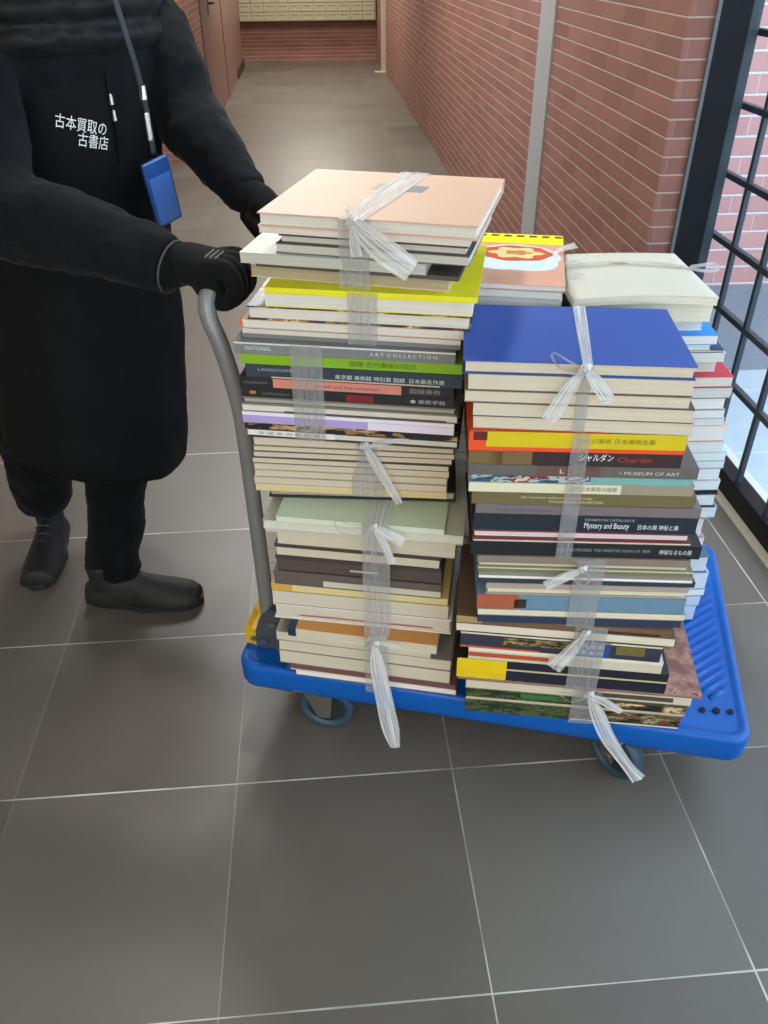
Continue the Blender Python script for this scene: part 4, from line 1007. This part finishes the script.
# gloves: palms over the handle bar, four curled fingers and a thumb
def glove(cy, wrist, thumb_side, name='glove'):
    c = A+E_*.004+N_*cy+U*ZH
    def G(x, y, z): return c+E_*x+N_*y+U*z
    bm = bmesh.new()
    wl = wrist
    add_tube(bm, [(*(wl+(wl-G(-.03, 0, .03))*.5), .040), (*wl, .037, .042), (*mid(wl, G(-.03, 0, .03), .5), .034, .045), (*G(-.028, 0, .022), .030, .048), (*G(.008, 0, .026), .020, .046)], 20, k=4)
    add_ellipsoid(bm, G(-.020, 0, .0), (.034, .046, .034))
    lens = [1.0, 1.06, 1.02, .88] if thumb_side > 0 else [.88, 1.02, 1.06, 1.0]
    ys = [.034, .0115, -.0115, -.034] if thumb_side > 0 else [-.034*-1, .0115, -.0115, -.034]
    for L_, yy in zip(lens if thumb_side > 0 else lens[::-1][::-1], ys):
        add_tube(bm, [(*G(-.012, yy*.95, .032), .0125), (*G(.018, yy, .031), .0145), (*G(.032, yy, .012*L_), .0145), (*G(.031, yy, -.014*L_), .0142), (*G(.014, yy, -.030*L_), .0138), (*G(-.006, yy, -.028*L_), .0125)], 12, k=4)
    ts = thumb_side
    add_tube(bm, [(*G(-.065, ts*.025, .022), .019), (*G(-.045, ts*.046, .006), .016), (*G(-.026, ts*.050, -.016), .0135), (*G(-.004, ts*.046, -.034), .0115)], 12, k=4)
    o = fuse(name, bm, M_glv, .0035, 3)
    return rel(o)
g1 = glove(.125, wrR, 1); g2 = glove(LD-.16, wrL, -1)
# stitched grey patch on the near glove's knuckles
c = A+E_*.004+N_*.125+U*ZH
bm = bmesh.new()
for i in range(3):
    add_tube(bm, [(*(c+E_*(-.012+.008*i)+N_*(-.030+.018*j)+U*(.047-.001*i)), .0022) for j in range(3)], 6, k=2)
rel(link_mesh('glove_trim', bm, plain('#5d6062', .6)))
bm = bmesh.new(); a = (wrR-elR).normalized(); s_ = a.cross(U).normalized(); u_ = s_.cross(a)
add_tube(bm, [(*(wrR+a*.004+s_*math.cos(q)*.044+u_*math.sin(q)*.044), .0022) for q in [2*PI*i/16 for i in range(17)]], 6, k=0)
rel(link_mesh('cuff_piping', bm, plain('#3a3830', .7)))

# lanyard with blue card holder hanging in front of the hip
ly = empty('lanyard', (-.33, 1.74, 1.30), 0, 'dark lanyard with a blue card holder hanging at the person\'s hip', 'lanyard')
LO = Vector(ly.location)
def lrel(o): o.parent = ly; o.matrix_parent_inverse = Matrix.Translation(-LO); return o
bv = BVHTree.FromObject(apr, bpy.context.evaluated_depsgraph_get())
P = [V(-.385, 1.74, 1.43), V(-.338, 1.695, 1.36), V(-.318, 1.68, 1.28), V(-.308, 1.69, 1.20), V(-.306, 1.70, 1.13), V(-.306, 1.70, 1.08)]
bm = bmesh.new(); add_tube(bm, [(*p, .0016, .0065) for p in P], 8, k=5); lrel(link_mesh('strap', bm, plain('#16181c', .6), smooth=True))
bm = bmesh.new(); add_box(bm, (-.313, 1.689, 1.175), (-.301, 1.700, 1.20), .002); add_box(bm, (-.312, 1.692, 1.105), (-.302, 1.702, 1.155), .003)
lrel(link_mesh('clip', bm, plain('#b9bcc0', .25, metal=.8)))
mt = Matrix.Translation(V(-.302, 1.70, 1.015)) @ Matrix.Rotation(math.radians(52), 4, 'Z') @ Matrix.Rotation(math.radians(-8), 4, 'Y') 
bm = bmesh.new(); add_box(bm, (-.034, -.004, -.065), (.034, .004, .06), .004)
for v in bm.verts: v.co = mt @ v.co
ch = lrel(link_mesh('card_holder', bm, plain('#1f4583', .3, coat=.4)))
bm = bmesh.new(); add_box(bm, (-.028, -.0052, -.058), (.028, -.0045, .03))
for v in bm.verts: v.co = mt @ v.co
cd = link_mesh('card', bm, plain('#3c65a8', .35)); cd.parent = ch
